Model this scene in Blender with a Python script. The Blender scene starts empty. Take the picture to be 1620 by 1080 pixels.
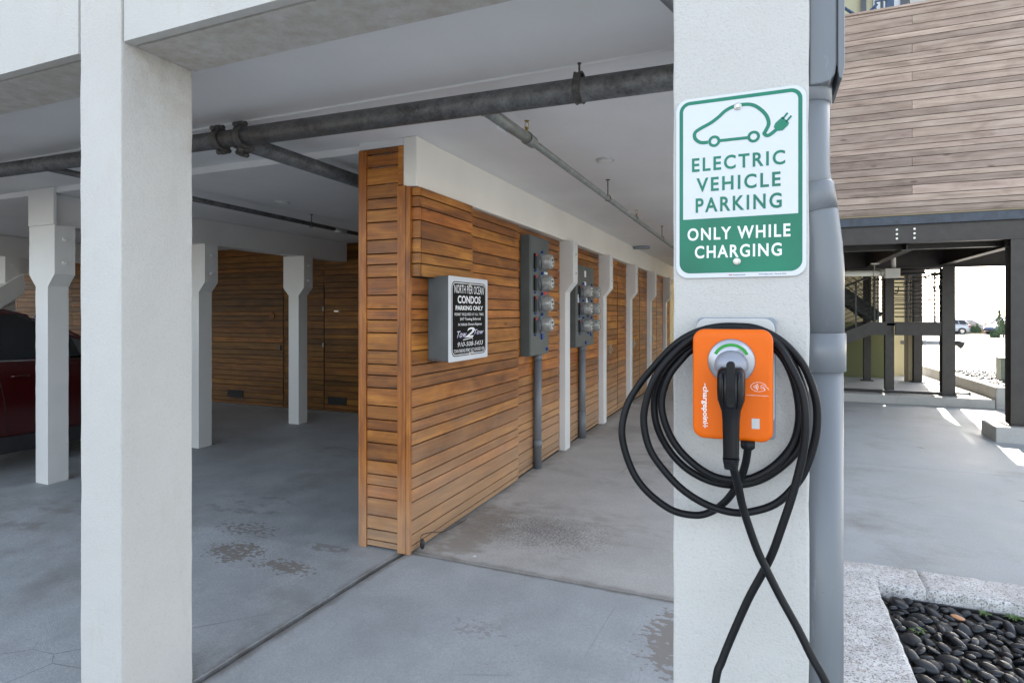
import bpy, bmesh, math, random
from mathutils import Vector, Matrix
R = math.radians
rnd = random.Random(7)
S = bpy.context.scene
COL = S.collection

# ------------------------------------------------------------------ camera, sky, sun, exposure
cam = bpy.data.objects.new("camera", bpy.data.cameras.new("camera")); COL.objects.link(cam)
cam.location = (0, 0, 1.61); cam.rotation_euler = (R(90), 0, R(22.96))
cam.data.sensor_width = 36; cam.data.lens = 36 * 937 / 1620
cam.data.shift_y = -45 / 1620; cam.data.clip_start = 0.05; cam.data.clip_end = 3000
S.camera = cam
SUN_AZ, SUN_EL = 7.5, 26.5          # azimuth measured from +Y towards +X
W = bpy.data.worlds.new("World"); S.world = W; W.use_nodes = True
nt = W.node_tree; nt.nodes.clear()
sky = nt.nodes.new("ShaderNodeTexSky"); sky.sky_type = 'NISHITA'; sky.sun_disc = False
sky.sun_elevation = R(SUN_EL); sky.sun_rotation = R(SUN_AZ); sky.air_density = 1.0; sky.dust_density = 2.0; sky.ozone_density = 1.0
bg = nt.nodes.new("ShaderNodeBackground"); bg.inputs[1].default_value = 0.15
wo = nt.nodes.new("ShaderNodeOutputWorld")
hsv = nt.nodes.new("ShaderNodeHueSaturation"); hsv.inputs['Saturation'].default_value = .55   # thin bright haze: a paler sky
nt.links.new(sky.outputs[0], hsv.inputs['Color']); nt.links.new(hsv.outputs[0], bg.inputs[0]); nt.links.new(bg.outputs[0], wo.inputs[0])
sl = bpy.data.lights.new("sun", 'SUN'); sl.energy = 4.0; sl.angle = R(0.5); sl.color = (1.0, 0.94, 0.84)
so = bpy.data.objects.new("sun", sl); COL.objects.link(so)
d = Vector((math.sin(R(SUN_AZ)) * math.cos(R(SUN_EL)), math.cos(R(SUN_AZ)) * math.cos(R(SUN_EL)), math.sin(R(SUN_EL))))
so.rotation_euler = d.to_track_quat('Z', 'Y').to_euler(); so.location = (5, 30, 20)
S.view_settings.view_transform = 'Standard'; S.view_settings.look = 'None'
S.view_settings.exposure = 2.15; S.view_settings.gamma = 1.0
S.render.engine = 'CYCLES'
S.cycles.max_bounces = 10; S.cycles.diffuse_bounces = 6; S.cycles.use_denoising = True

# ------------------------------------------------------------------ materials
class NT:
    def __init__(s, name):
        s.m = bpy.data.materials.new(name); s.m.use_nodes = True
        s.t = s.m.node_tree; s.t.nodes.clear()
        s.out = s.n("ShaderNodeOutputMaterial"); s.b = s.n("ShaderNodeBsdfPrincipled")
        s.l(s.b.outputs[0], s.out.inputs[0])
        s.tc = s.n("ShaderNodeTexCoord")
    def n(s, t, **k):
        o = s.t.nodes.new(t)
        for a, v in k.items(): setattr(o, a, v)
        return o
    def l(s, a, b): s.t.links.new(a, b)
    def setb(s, **k):
        for a, v in k.items():
            i = s.b.inputs[a.replace('_', ' ')]
            if hasattr(v, 'is_linked') or hasattr(v, 'links'): s.l(v, i)
            else: i.default_value = v
    def map(s, scale=(1, 1, 1), loc=(0, 0, 0), rot=(0, 0, 0), src=None):
        m = s.n("ShaderNodeMapping"); s.l(src or s.tc.outputs['Object'], m.inputs[0])
        m.inputs['Scale'].default_value = scale; m.inputs['Location'].default_value = loc; m.inputs['Rotation'].default_value = rot
        return m.outputs[0]
    def noise(s, sc, det=4, rough=.55, vec=None, dist=0):
        o = s.n("ShaderNodeTexNoise"); o.inputs['Scale'].default_value = sc; o.inputs['Detail'].default_value = det
        o.inputs['Roughness'].default_value = rough; o.inputs['Distortion'].default_value = dist
        s.l(vec if vec is not None else s.tc.outputs['Object'], o.inputs['Vector']); return o.outputs['Fac']
    def vor(s, sc, vec=None, feat='F1', out='Distance', rnd=1):
        o = s.n("ShaderNodeTexVoronoi", feature=feat); o.inputs['Scale'].default_value = sc
        o.inputs['Randomness'].default_value = rnd
        s.l(vec if vec is not None else s.tc.outputs['Object'], o.inputs['Vector']); return o.outputs[out]
    def rng(s, v, a, b, c=0., d=1., smooth=False):
        o = s.n("ShaderNodeMapRange"); o.clamp = True
        if smooth: o.interpolation_type = 'SMOOTHSTEP'
        s.l(v, o.inputs[0])
        for i, x in enumerate((a, b, c, d)): o.inputs[i + 1].default_value = x
        return o.outputs[0]
    def math(s, op, a, b=None):
        o = s.n("ShaderNodeMath", operation=op)
        for i, x in enumerate((a, b)):
            if x is None: continue
            if isinstance(x, (int, float)): o.inputs[i].default_value = x
            else: s.l(x, o.inputs[i])
        return o.outputs[0]
    def mix(s, f, a, b, mode='MIX'):
        o = s.n("ShaderNodeMix", data_type='RGBA', blend_type=mode)
        for i, x in ((0, f), (6, a), (7, b)):
            if isinstance(x, (int, float)): o.inputs[i].default_value = x
            elif isinstance(x, tuple): o.inputs[i].default_value = (*x, 1) if len(x) == 3 else x
            else: s.l(x, o.inputs[i])
        return o.outputs[2]
    def ramp(s, f, stops):
        o = s.n("ShaderNodeValToRGB"); s.l(f, o.inputs[0]); e = o.color_ramp.elements
        while len(e) < len(stops): e.new(.5)
        for i, (p, c) in enumerate(stops): e[i].position = p; e[i].color = (*c, 1)
        return o.outputs[0]
    def bump(s, h, strength=.3, dist=.002):
        o = s.n("ShaderNodeBump"); o.inputs['Strength'].default_value = strength; o.inputs['Distance'].default_value = dist
        s.l(h, o.inputs['Height']); s.l(o.outputs[0], s.b.inputs['Normal']); return o.outputs[0]
    def sep(s, v=None):
        o = s.n("ShaderNodeSeparateXYZ"); s.l(v if v is not None else s.tc.outputs['Object'], o.inputs[0]); return o.outputs

def simple(name, col, rough=.5, metal=0, var=.0, vsc=6, bsc=0, bst=.2, bd=.001, coat=0, emis=None, spec=None):
    m = NT(name)
    c = m.rng(m.noise(vsc, 5), .3, .7)
    dk = tuple(x * (1 - var) for x in col); lt = tuple(min(1, x * (1 + var)) for x in col)
    m.setb(Base_Color=m.mix(c, dk, lt), Roughness=rough, Metallic=metal, Coat_Weight=coat)
    if spec is not None: m.b.inputs['Specular IOR Level'].default_value = spec
    if bsc: m.bump(m.noise(bsc, 3), bst, bd)
    if emis: m.b.inputs['Emission Color'].default_value = (*emis[0], 1); m.b.inputs['Emission Strength'].default_value = emis[1]
    return m.m

def stucco(name, col, warm=.0):
    m = NT(name)
    big = m.rng(m.noise(1.6, 5), .35, .7)
    fine = m.noise(160, 3, .6); mid = m.noise(45, 3)
    c = m.mix(big, tuple(x * .93 for x in col), col)
    st = m.rng(m.noise(3.0, 8, .75, m.map((3, 3, .7))), .55, .78)
    c = m.mix(m.math('MULTIPLY', st, .30), c, (col[0] * .72, col[1] * .66, col[2] * .56))
    zt = m.rng(m.math('ADD', m.sep()[2], m.math('MULTIPLY', m.noise(4, 6, .7, m.map((1, 1, .6))), .8)), 2.72, 3.15)
    zt = m.math('MULTIPLY', zt, m.rng(m.noise(14, 5, .7), .35, .62))
    zt = m.math('MULTIPLY', zt, m.rng(m.sep()[1], 1.59, 1.66))
    c = m.mix(m.math('MULTIPLY', zt, .5), c, (col[0] * .55, col[1] * .45, col[2] * .33))
    pit = m.rng(fine, .36, .44, 1, 0)
    c = m.mix(m.math('MULTIPLY', pit, .16), c, tuple(x * .45 for x in col))
    sp = m.rng(m.vor(14), .018, .035, 1, 0)
    c = m.mix(m.math('MULTIPLY', sp, .35), c, (.25, .22, .18))
    m.setb(Base_Color=c, Roughness=.9)
    h = m.math('ADD', m.math('MULTIPLY', fine, .6), m.math('MULTIPLY', mid, .4))
    m.bump(h, .75, .006)
    return m.m

def paint(name, col, bst=.15):
    m = NT(name)
    big = m.rng(m.noise(.9, 6, .6), .35, .7)
    c = m.mix(big, tuple(x * .90 for x in col), col)
    dirt = m.rng(m.noise(5, 8, .7, m.map((1, 1, .35))), .6, .8)
    c = m.mix(m.math('MULTIPLY', dirt, .16), c, tuple(x * .6 for x in col))
    m.setb(Base_Color=c, Roughness=.62); m.bump(m.math('ADD', m.noise(60, 3), m.noise(6, 3)), bst, .004)
    return m.m

def wood(name, axis, c0, c1, c2, fade=None, rough=.5, coat=.08, knots=.5, tone=(.68, 1.26)):
    """varnished horizontal boards: grain along axis, tone per board"""
    m = NT(name); g = m.n("ShaderNodeNewGeometry")
    rp = g.outputs['Random Per Island']
    off = m.n("ShaderNodeCombineXYZ")
    for i, k in enumerate((37., 91., 53.)): m.l(m.math('MULTIPLY', rp, k), off.inputs[i])
    va = m.n("ShaderNodeVectorMath", operation='ADD'); m.l(m.tc.outputs['Object'], va.inputs[0]); m.l(off.outputs[0], va.inputs[1])
    sc = [14., 14., 14.]; sc[axis] = .9
    v = m.map(tuple(sc), src=va.outputs[0])
    sc2 = [70., 70., 70.]; sc2[axis] = 1.6
    v2 = m.map(tuple(sc2), src=va.outputs[0])
    n1 = m.noise(1.0, 6, .6, v, 1.2); n2 = m.noise(1.0, 3, .6, v2, .3)
    sc3 = [6., 6., 6.]; sc3[axis] = 2.2
    n3 = m.noise(1.0, 4, .6, m.map(tuple(sc3), src=va.outputs[0]), .8)
    f = m.math('ADD', m.math('MULTIPLY', n1, .50), m.math('ADD', m.math('MULTIPLY', n2, .22), m.math('MULTIPLY', n3, .38)))
    c = m.ramp(f, ((.38, c0), (.54, c1), (.72, c2)))
    # tone per board
    wn = m.n("ShaderNodeTexWhiteNoise", noise_dimensions='1D'); m.l(m.math('MULTIPLY', rp, 913.7), wn.inputs['W'])
    hs = m.n("ShaderNodeHueSaturation"); m.l(c, hs.inputs['Color'])
    m.l(m.rng(wn.outputs['Value'], 0, 1, *tone), hs.inputs['Value'])
    m.l(m.rng(rp, 0, 1, .497, .507), hs.inputs['Hue'])
    c = hs.outputs[0]
    kd = m.vor(2.6, m.map(tuple(.55 if i == axis else 1.6 for i in range(3)), src=va.outputs[0]))
    k = m.rng(kd, .03, .085, 1, 0)
    c = m.mix(m.math('MULTIPLY', k, knots), c, tuple(x * .3 for x in c0))
    if fade:
        z = m.sep()[2]
        fz = m.rng(m.math('ADD', z, m.math('MULTIPLY', m.math('SUBTRACT', m.noise(3.0, 5), .5), .7)), fade[0], fade[1], 1, 0, True)
        c = m.mix(m.math('MULTIPLY', fz, fade[2]), c, m.mix(n1, fade[3], tuple(x * 1.5 for x in fade[3])))
    m.setb(Base_Color=c, Roughness=m.rng(n1, .3, .7, rough - .08, rough + .12), Coat_Weight=coat)
    m.b.inputs['Coat Roughness'].default_value = .22
    m.bump(m.math('ADD', n1, n2), .35, .003)
    return m.m

def concrete(name, c0, c1, rough=.75, stains=(), streak=None, specks=.5, lines=()):
    m = NT(name)
    n1 = m.noise(.55, 7, .62); n2 = m.noise(3.1, 7, .65); n3 = m.noise(75, 4, .7)
    f = m.rng(m.math('ADD', m.math('MULTIPLY', n1, .55), m.math('MULTIPLY', n2, .45)), .34, .66)
    c = m.mix(f, c0, c1)
    if streak:
        sc = [1.0, 1.0, 1.0]; sc[1 - streak] = 9.0; sc[streak] = .45
        ns = m.rng(m.noise(1.3, 6, .6, m.map(tuple(sc))), .3, .7)
        c = m.mix(m.math('MULTIPLY', ns, .35), c, tuple(x * .72 for x in c0))
    c = m.mix(m.math('MULTIPLY', m.rng(n3, .38, .62), .42), c, tuple(x * .78 for x in c0))
    sp = m.rng(m.vor(27), .055, .11, 1, 0)
    spm = m.rng(m.noise(1.4, 3), .42, .62)
    c = m.mix(m.math('MULTIPLY', m.math('MULTIPLY', sp, spm), specks), c, (.06, .055, .05))
    sp2 = m.rng(m.vor(33, m.map((1, 1, 1), (5, 3, 1))), .05, .10, 1, 0)
    c = m.mix(m.math('MULTIPLY', sp2, .25), c, (.62, .62, .6))
    # oil and dirt, wide
    dn = m.rng(m.noise(.8, 8, .7, m.map((1, 1, 1), (11, 4, 0))), .53, .70)
    c = m.mix(m.math('MULTIPLY', dn, .5), c, (.17, .14, .11))
    sx, sy, sz = m.sep()
    for (px, py, rx, ry, sc, th, colr, st) in stains:
        dx = m.math('DIVIDE', m.math('SUBTRACT', sx, px), rx); dy = m.math('DIVIDE', m.math('SUBTRACT', sy, py), ry)
        dd = m.math('ADD', m.math('MULTIPLY', dx, dx), m.math('MULTIPLY', dy, dy))
        w = m.rng(dd, 0, 1.6, .34, -.25)
        nn = m.math('ADD', m.noise(sc, 4, .55, m.map((1, 1.6, 1))), w)
        k = m.rng(nn, th, th + (.035 if sc > 7 else .16))
        c = m.mix(m.math('MULTIPLY', k, st), c, colr)
    for (ax_, pos, wd, st) in lines:
        src_ = (sx, sy)[ax_]
        if ax_ == 0: src_ = m.math('ADD', sx, m.math('MULTIPLY', m.math('MAXIMUM', m.math('SUBTRACT', 3.37, sy), 0.0), .105))
        dl = m.math('ABSOLUTE', m.math('SUBTRACT', src_, pos))
        kk = m.rng(m.math('ADD', dl, m.math('MULTIPLY', m.math('SUBTRACT', m.noise(7, 5), .5), wd * 1.6)), 0, wd, 1, 0, True)
        c = m.mix(m.math('MULTIPLY', kk, st), c, (.10, .075, .052))
    gr = m.noise(240, 2, .5)
    c = m.mix(m.rng(gr, .35, .65, .22, 0), c, tuple(x * .45 for x in c0))
    # hairline cracks
    cr = m.rng(m.vor(.55, m.map((1, 1, 1), (3, 7, 0)), 'DISTANCE_TO_EDGE'), .0, .0022, 1, 0)
    crm = m.rng(m.noise(.9, 2), .52, .6)
    c = m.mix(m.math('MULTIPLY', m.math('MULTIPLY', cr, crm), .55), c, (.08, .07, .06))
    m.setb(Base_Color=c, Roughness=m.rng(n2, .3, .7, rough - .12, rough + .1))
    m.bump(m.math('ADD', m.math('ADD', n3, gr), m.math('MULTIPLY', n2, .8)), .5, .004)
    return m.m

def galv(name, lo, hi, rough=.5, axis=0):
    m = NT(name)
    n = m.noise(13, 7, .7); n2 = m.noise(60, 3)
    c = m.ramp(m.math('ADD', m.math('MULTIPLY', n, .7), m.math('MULTIPLY', n2, .3)), ((.35, lo), (.5, tuple((a + b) / 2 for a, b in zip(lo, hi))), (.68, hi)))
    ru = m.rng(m.noise(4, 6, .7), .6, .7)
    c = m.mix(m.math('MULTIPLY', ru, .4), c, (.10, .06, .035))
    m.setb(Base_Color=c, Roughness=rough, Metallic=.35); m.bump(n, .3, .002); return m.m

def aggregate(name):
    m = NT(name)
    n9 = m.noise(9, 6)
    c = m.mix(m.rng(n9, .3, .7), (.56, .545, .53), (.80, .785, .765))
    c = m.mix(m.rng(m.noise(150, 3, .7), .38, .5, .45, 0), c, (.20, .19, .18))
    hh = None
    for sc, off, lo, dd, ramp_, st in ((150, 0, .62, .45, ((0, (.10, .10, .11)), (.5, (.30, .27, .25)), (1, (.72, .70, .67))), .8),
                                       (85, 3, .74, .42, ((0, (.08, .08, .09)), (.45, (.24, .22, .21)), (1, (.40, .31, .22))), .8),
                                       (48, 7, .84, .38, ((0, (.15, .17, .19)), (.6, (.32, .30, .29)), (1, (.40, .30, .20))), .7)):
        wv = m.n("ShaderNodeVectorMath", operation='ADD'); m.l(m.map((1, 1.25, 1), (off, off, 0)), wv.inputs[0])
        nz = m.n("ShaderNodeTexNoise"); nz.inputs['Scale'].default_value = sc * .6; m.l(m.tc.outputs['Object'], nz.inputs['Vector'])
        sv = m.n("ShaderNodeVectorMath", operation='SCALE'); m.l(nz.outputs['Color'], sv.inputs[0]); sv.inputs['Scale'].default_value = .9 / sc; m.l(sv.outputs[0], wv.inputs[1])
        v = m.sep(m.vor(sc, wv.outputs[0], out='Color')); d_ = m.vor(sc, wv.outputs[0])
        k = m.math('MULTIPLY', m.rng(v[0], lo, lo + .02), m.rng(d_, dd, dd + .08, 1, 0))
        c = m.mix(m.math('MULTIPLY', k, st), c, m.ramp(v[1], ramp_)); hh = k if hh is None else m.math('MAXIMUM', hh, k)
    c = m.mix(m.rng(m.noise(3.5, 6, .7), .52, .74, 0, .55), c, (.24, .21, .16))
    m.setb(Base_Color=c, Roughness=.88); m.bump(m.math('ADD', m.noise(130, 3), m.math('MULTIPLY', hh, .5)), .8, .004); return m.m

M = {}
M['stucco'] = stucco("stucco_white", (.565, .545, .51))
M['soffit'] = stucco("stucco_soffit", (.56, .545, .51))
M['paint'] = paint("painted_white", (.74, .725, .70))
M['ceil'] = paint("painted_ceiling", (.80, .79, .775), .08)
M['beam'] = paint("painted_beam_bounce_lit", (.86, .81, .72), .10)  # white paint with warm bounce light mixed into its colour
HON = ((.078, .020, .002), (.290, .088, .009), (.53, .205, .032))
FADE = (.05, 1.15, .62, (.37, .245, .15))
M['wood_x'] = wood("varnished_boards_x", 0, *HON, fade=(.0, .70, .55, (.38, .265, .175)))
M['wood_y'] = wood("varnished_boards_y", 1, *HON, fade=FADE)
M['wood_z'] = wood("varnished_trim", 2, *HON, fade=(.05, .7, .45, (.38, .265, .175)))
M['wood_shaded'] = wood("varnished_boards_shaded", 0, (.05, .017, .002), (.135, .050, .007), (.25, .105, .018), rough=.5, coat=0, tone=(.6, 1.3)); M['wood_shaded'].node_tree.nodes['Principled BSDF'].inputs['Specular IOR Level'].default_value = .25  # same varnished boards, with the garage's deep shade put into the colour
M['wood_grey'] = wood("weathered_boards", 0, (.20, .142, .115), (.385, .29, .238), (.54, .435, .37), rough=.85, coat=0, knots=.6, tone=(.72, 1.2))
M['backing'] = simple("dark_backing", (.02, .014, .01), .9)
M['steel'] = simple("dark_bronze_steel", (.034, .027, .022), .45, .0, .25, 9, 60, .15)
M['steel_blue'] = simple("weathered_slate_steel", (.035, .046, .065), .45, .0, .35, 14, 40, .2)
M['galv'] = galv("galvanised_pipe", (.045, .043, .042), (.17, .17, .17))
M['galv_lt'] = galv("galvanised_pipe_light", (.16, .165, .15), (.30, .31, .28))
M['iron'] = simple("cast_iron_fitting", (.07, .065, .06), .55, .3, .4, 40, 80, .3)
M['pvc'] = simple("grey_pvc", (.125, .137, .153), .38, 0, .06, 3, 0)
_m = NT("grey_pvc"); _n = _m.noise(5, 6, .6, _m.map((1, 1, .25))); _c = _m.mix(_m.rng(_n, .35, .65), (.14, .150, .162), (.165, .176, .188))
_c = _m.mix(_m.math('MULTIPLY', _m.rng(_m.noise(40, 6, .8, _m.map((1, 1, .12))), .60, .66), .35), _c, (.26, .28, .30))
_c = _m.mix(_m.math('MULTIPLY', _m.rng(_m.vor(22), .03, .06, 1, 0), .5), _c, (.06, .06, .06))
_m.setb(Base_Color=_c, Roughness=_m.rng(_n, .3, .7, .30, .48)); M['pvc'] = _m.m
M['pvc_w'] = simple("pale_pvc", (.62, .60, .53), .4, 0, .06, 5)
M['rubber'] = simple("black_rubber", (.003, .003, .0038), .48, 0, .3, 20, 120, .08, spec=.28)
M['blackpl'] = simple("black_plastic", (.0035, .0035, .0045), .30, 0, .2, 10, spec=.3)
M['orange'] = simple("orange_plastic", (.72, .122, .0), .42, 0, .03, 3, spec=.25)
M['silver'] = simple("brushed_silver", (.33, .335, .36), .3, .75, .05, 5)
M['silver_pl'] = simple("silver_plastic", (.27, .28, .32), .34, .3, .05, 5)
M['green_led'] = simple("green_status_light", (.004, .24, .015), .3, emis=((.02, .8, .05), .006))
M['lgrey'] = simple("light_grey_plastic", (.50, .49, .47), .4)
M['mgrey'] = simple("grey_plastic", (.24, .27, .31), .5)
M['sign_w'] = simple("sign_white", (.60, .615, .64), .4, 0, .02, 4)
M['sign_g'] = simple("sign_green", (.0, .15, .082), .30, 0, .25, 3, spec=.35)
M['sign_k'] = simple("sign_black", (.004, .004, .005), .6, spec=.12)
M['ink_w'] = simple("white_print", (.78, .78, .78), .3)
M['ink_o'] = simple("white_print_charger", (.86, .84, .80), .4)
M['ink_v'] = simple("violet_print", (.20, .19, .42), .3)
M['ink_r'] = simple("red_print", (.6, .03, .03), .3)
M['zinc'] = simple("zinc_bolt", (.55, .53, .48), .35, .8, .2, 60)
M['panelgrey'] = simple("meter_cabinet_grey", (.092, .105, .102), .42, 0, .12, 4, 30, .1)
M['boxgrey'] = simple("utility_box_grey", (.105, .115, .115), .5, 0, .12, 5)
M['glass_m'] = simple("meter_glass", (.33, .32, .30), .2, .1, .25, 30, coat=.6)
M['dial'] = simple("meter_dial", (.50, .50, .48), .3, 0, .3, 60)
M['red_tag'] = simple("red_tag", (.6, .02, .02), .4)
M['blue_tag'] = simple("blue_tag", (.012, .045, .22), .4)
M['rust'] = simple("rust", (.16, .06, .02), .8)
BR = (.21, .175, .145)
M['conc_g'] = concrete("concrete_garage", (.27, .285, .292), (.55, .572, .58), .58, lines=((0, -2.215, .07, .7), (1, 3.36, .03, .0)), stains=(
    (-3.30, 2.98, .30, .20, 26, .70, BR, .8), (-2.82, 2.93, .34, .12, 28, .72, BR, .8), (-3.55, 3.3, .5, .25, 22, .80, BR, .6),
    (-3.9, 3.7, .9, .5, 5, .80, (.19, .17, .15), .5), (-2.75, 3.25, .3, .12, 14, .76, (.2, .17, .14), .5), (-5.4, 3.0, .9, 1.1, 4, .80, (.22, .195, .17), .55), (-4.3, 5.6, 1.3, .9, 3, .80, (.17, .15, .14), .5)))
M['conc_d'] = concrete("concrete_driveway", (.335, .352, .36), (.54, .56, .567), .66, lines=((0, -2.20, .06, .7), (1, 3.395, .035, .6)), stains=(
    (-.30, 3.02, .30, .40, 22, .60, (.25, .22, .19), .85), (-1.35, 2.75, .35, .2, 24, .84, (.24, .21, .18), .45), (-1.5, 2.05, .2, .1, 20, .8, (.2, .18, .16), .4)))
M['conc_c'] = concrete("concrete_corridor", (.42, .405, .38), (.64, .625, .595), .8, specks=.9, lines=((1, 3.41, .06, .5), (0, -2.19, .16, .45)), stains=(
    (-1.95, 3.9, .30, .8, 6, .62, (.25, .21, .165), .6), (-1.4, 4.3, 1.0, .8, 6.5, .70, (.29, .27, .24), .35), (-1.5, 4.1, .9, .6, 60, .80, (.10, .09, .08), .6), (-1.0, 6.4, .9, 1.6, 3, .80, (.27, .24, .2), .5)))
M['conc_r'] = concrete("concrete_road", (.36, .385, .395), (.53, .56, .57), .7, streak=0, specks=.5)
M['conc_s'] = concrete("concrete_slab", (.42, .41, .385), (.54, .53, .50), .85)
M['asphalt'] = concrete("apron", (.30, .28, .25), (.40, .38, .34), .9)
M['joint'] = simple("joint_dirt", (.022, .018, .014), .95, 0, .4, 30)
M['agg'] = aggregate("exposed_aggregate")
M['soil'] = simple("grey_silt", (.20, .17, .14), .95, 0, .35, 30, 90, .5, .004)
M['pebble'] = simple("black_pebble", (.008, .0095, .0125), .30, 0, .5, 18, 90, .12, .001)
M['pebble_b'] = simple("charcoal_pebble", (.015, .017, .020), .42, 0, .4, 25, 90, .12, .001)
M['pebble_o'] = simple("orange_pebble", (.55, .27, .14), .5, 0, .15, 30)
M['leaf'] = simple("weed_green", (.075, .13, .03), .55, 0, .4, 30)
M['sandlot'] = concrete("pale_lot", (.27, .235, .20), (.34, .30, .26), .95, specks=.1)
M['blackpaint'] = simple("black_rail_paint", (.02, .018, .017), .4, .0, .2, 20)
M['bluepaint'] = simple("blue_rail_paint", (.045, .085, .16), .45, 0, .15, 9)
M['green_wall'] = paint("olive_stucco", (.17, .18, .075), .1)
M['cream_wall'] = paint("cream_stucco", (.62, .55, .36), .1)
M['yellow_wall'] = paint("pale_yellow_siding", (.55, .52, .34), .1)
M['tanpost'] = paint("tan_trim", (.28, .22, .13), .1)
M['window'] = simple("dark_window", (.03, .03, .035), .08, 0, .1, 2, coat=.5)
M['carred'] = simple("dark_red_car_paint", (.055, .003, .004), .28, .25, .05, 3, coat=1)
M['carsilver'] = simple("silver_car_paint", (.42, .44, .47), .35, .3, .05, 3, coat=1)
M['carblue'] = simple("blue_car_paint", (.10, .14, .25), .3, .3, .05, 3, coat=1)
M['carglass'] = simple("car_glass", (.012, .014, .015), .04, 0, .1, 2, coat=.6)
M['tyre'] = simple("tyre_rubber", (.02, .02, .02), .8, 0, .2, 30)
M['chrome'] = simple("bright_trim", (.55, .55, .56), .2, .9)
M['clad'] = simple("black_sill_plastic", (.02, .02, .022), .5, 0, .2, 30)
M['lightlens'] = simple("light_lens", (.75, .74, .70), .5)
M['taill'] = simple("red_lens", (.4, .02, .02), .2)
M['bark'] = simple("bark", (.10, .08, .06), .9, 0, .3, 30)
M['juniper'] = simple("juniper_green", (.07, .115, .055), .8, 0, .5, 6)
M['brush'] = simple("dry_brush", (.26, .19, .12), .95, 0, .4, 3)
M['rooft'] = simple("grey_shingle", (.22, .20, .20), .9, 0, .2, 4)
M['housew'] = simple("far_house_siding", (.45, .38, .32), .8, 0, .1, 4)
M['util_g'] = simple("green_utility_box", (.16, .19, .15), .6, 0, .15, 8)
M['vent'] = simple("black_vent", (.008, .007, .006), .8)
M['brass'] = simple("brass", (.5, .38, .15), .35, .8)

# ------------------------------------------------------------------ mesh building
class MB:
    """collects shapes; build() links them as one mesh object"""
    def __init__(s): s.v = []; s.f = []; s.sm = []; s.mi = []; s.cm = 0
    def add(s, vs, fs, smooth=False):
        o = len(s.v); s.v += [tuple(v) for v in vs]
        for f in fs: s.f.append(tuple(i + o for i in f)); s.sm.append(smooth if isinstance(smooth, bool) else smooth); s.mi.append(s.cm)
        return s
    def box(s, x0, x1, y0, y1, z0, z1):
        s.add([(x0, y0, z0), (x1, y0, z0), (x1, y1, z0), (x0, y1, z0), (x0, y0, z1), (x1, y0, z1), (x1, y1, z1), (x0, y1, z1)],
              [(0, 3, 2, 1), (4, 5, 6, 7), (0, 1, 5, 4), (1, 2, 6, 5), (2, 3, 7, 6), (3, 0, 4, 7)]); return s
    def prism(s, pts, a, b, axis):
        """polygon pts (2D) extruded from a to b along axis; 2D axes are the remaining two in order"""
        def P(p, h):
            q = list(p); q.insert(axis, h); return tuple(q)
        n = len(pts)
        s.add([P(p, a) for p in pts] + [P(p, b) for p in pts],
              [tuple(range(n))[::-1], tuple(range(n, 2 * n))] + [(i, (i + 1) % n, n + (i + 1) % n, n + i) for i in range(n)])
        return s
    def tube(s, path, r, n=12, cap=True, closed=False):
        path = [Vector(p) for p in path]; m = len(path)
        rr = r if isinstance(r, (list, tuple)) else [r] * m
        t0 = (path[1] - path[0]).normalized()
        up = Vector((0, 0, 1)) if abs(t0.z) < .9 else Vector((1, 0, 0))
        u = t0.cross(up).normalized(); vs = []; prev = t0
        for i, p in enumerate(path):
            a = path[i - 1] if i > 0 else p; b = path[i + 1] if i < m - 1 else p
            t = (b - a).normalized()
            q = prev.rotation_difference(t); u = q @ u; u = (u - t * u.dot(t)).normalized(); prev = t
            w = t.cross(u)
            for k in range(n):
                an = 2 * math.pi * k / n; vs.append(p + (u * math.cos(an) + w * math.sin(an)) * rr[i])
        fs = []
        for i in range(m - 1):
            for k in range(n): fs.append((i * n + k, i * n + (k + 1) % n, (i + 1) * n + (k + 1) % n, (i + 1) * n + k))
        s.add(vs, fs, True)
        if cap:
            o = len(s.v) - len(vs)
            s.f.append(tuple(o + k for k in range(n))[::-1]); s.sm.append(False); s.mi.append(s.cm)
            s.f.append(tuple(o + (m - 1) * n + k for k in range(n))); s.sm.append(False); s.mi.append(s.cm)
        return s
    def cyl(s, a, b, r, n=16, r2=None): return s.tube([a, b], [r, r if r2 is None else r2], n)
    def sphere(s, c, r, nu=16, nv=10, sc=(1, 1, 1), rot=None):
        vs = []; fs = []; c = Vector(c)
        for j in range(nv + 1):
            th = math.pi * j / nv
            for i in range(nu):
                ph = 2 * math.pi * i / nu
                p = Vector((math.sin(th) * math.cos(ph) * r * sc[0], math.sin(th) * math.sin(ph) * r * sc[1], math.cos(th) * r * sc[2]))
                if rot: p = rot @ p
                vs.append(c + p)
        for j in range(nv):
            for i in range(nu): fs.append((j * nu + i, (j + 1) * nu + i, (j + 1) * nu + (i + 1) % nu, j * nu + (i + 1) % nu))
        return s.add(vs, fs, True)
    def build(s, name, mats, parent=None, bevel=0, seg=2, merge=False):
        me = bpy.data.meshes.new(name); me.from_pydata(s.v, [], s.f)
        for p, q in zip(me.polygons, s.sm): p.use_smooth = q
        if not isinstance(mats, (list, tuple)): mats = [mats]
        for q in mats: me.materials.append(q)
        for p, q in zip(me.polygons, s.mi): p.material_index = q
        bm = bmesh.new(); bm.from_mesh(me)
        if merge: bmesh.ops.remove_doubles(bm, verts=bm.verts, dist=1e-5)
        bmesh.ops.recalc_face_normals(bm, faces=bm.faces); bm.to_mesh(me); bm.free(); me.update()
        o = bpy.data.objects.new(name, me); COL.objects.link(o)
        if parent: o.parent = parent
        if bevel:
            b = o.modifiers.new("bevel", 'BEVEL'); b.width = bevel; b.segments = seg; b.limit_method = 'ANGLE'; b.angle_limit = R(35)
        return o

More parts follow.
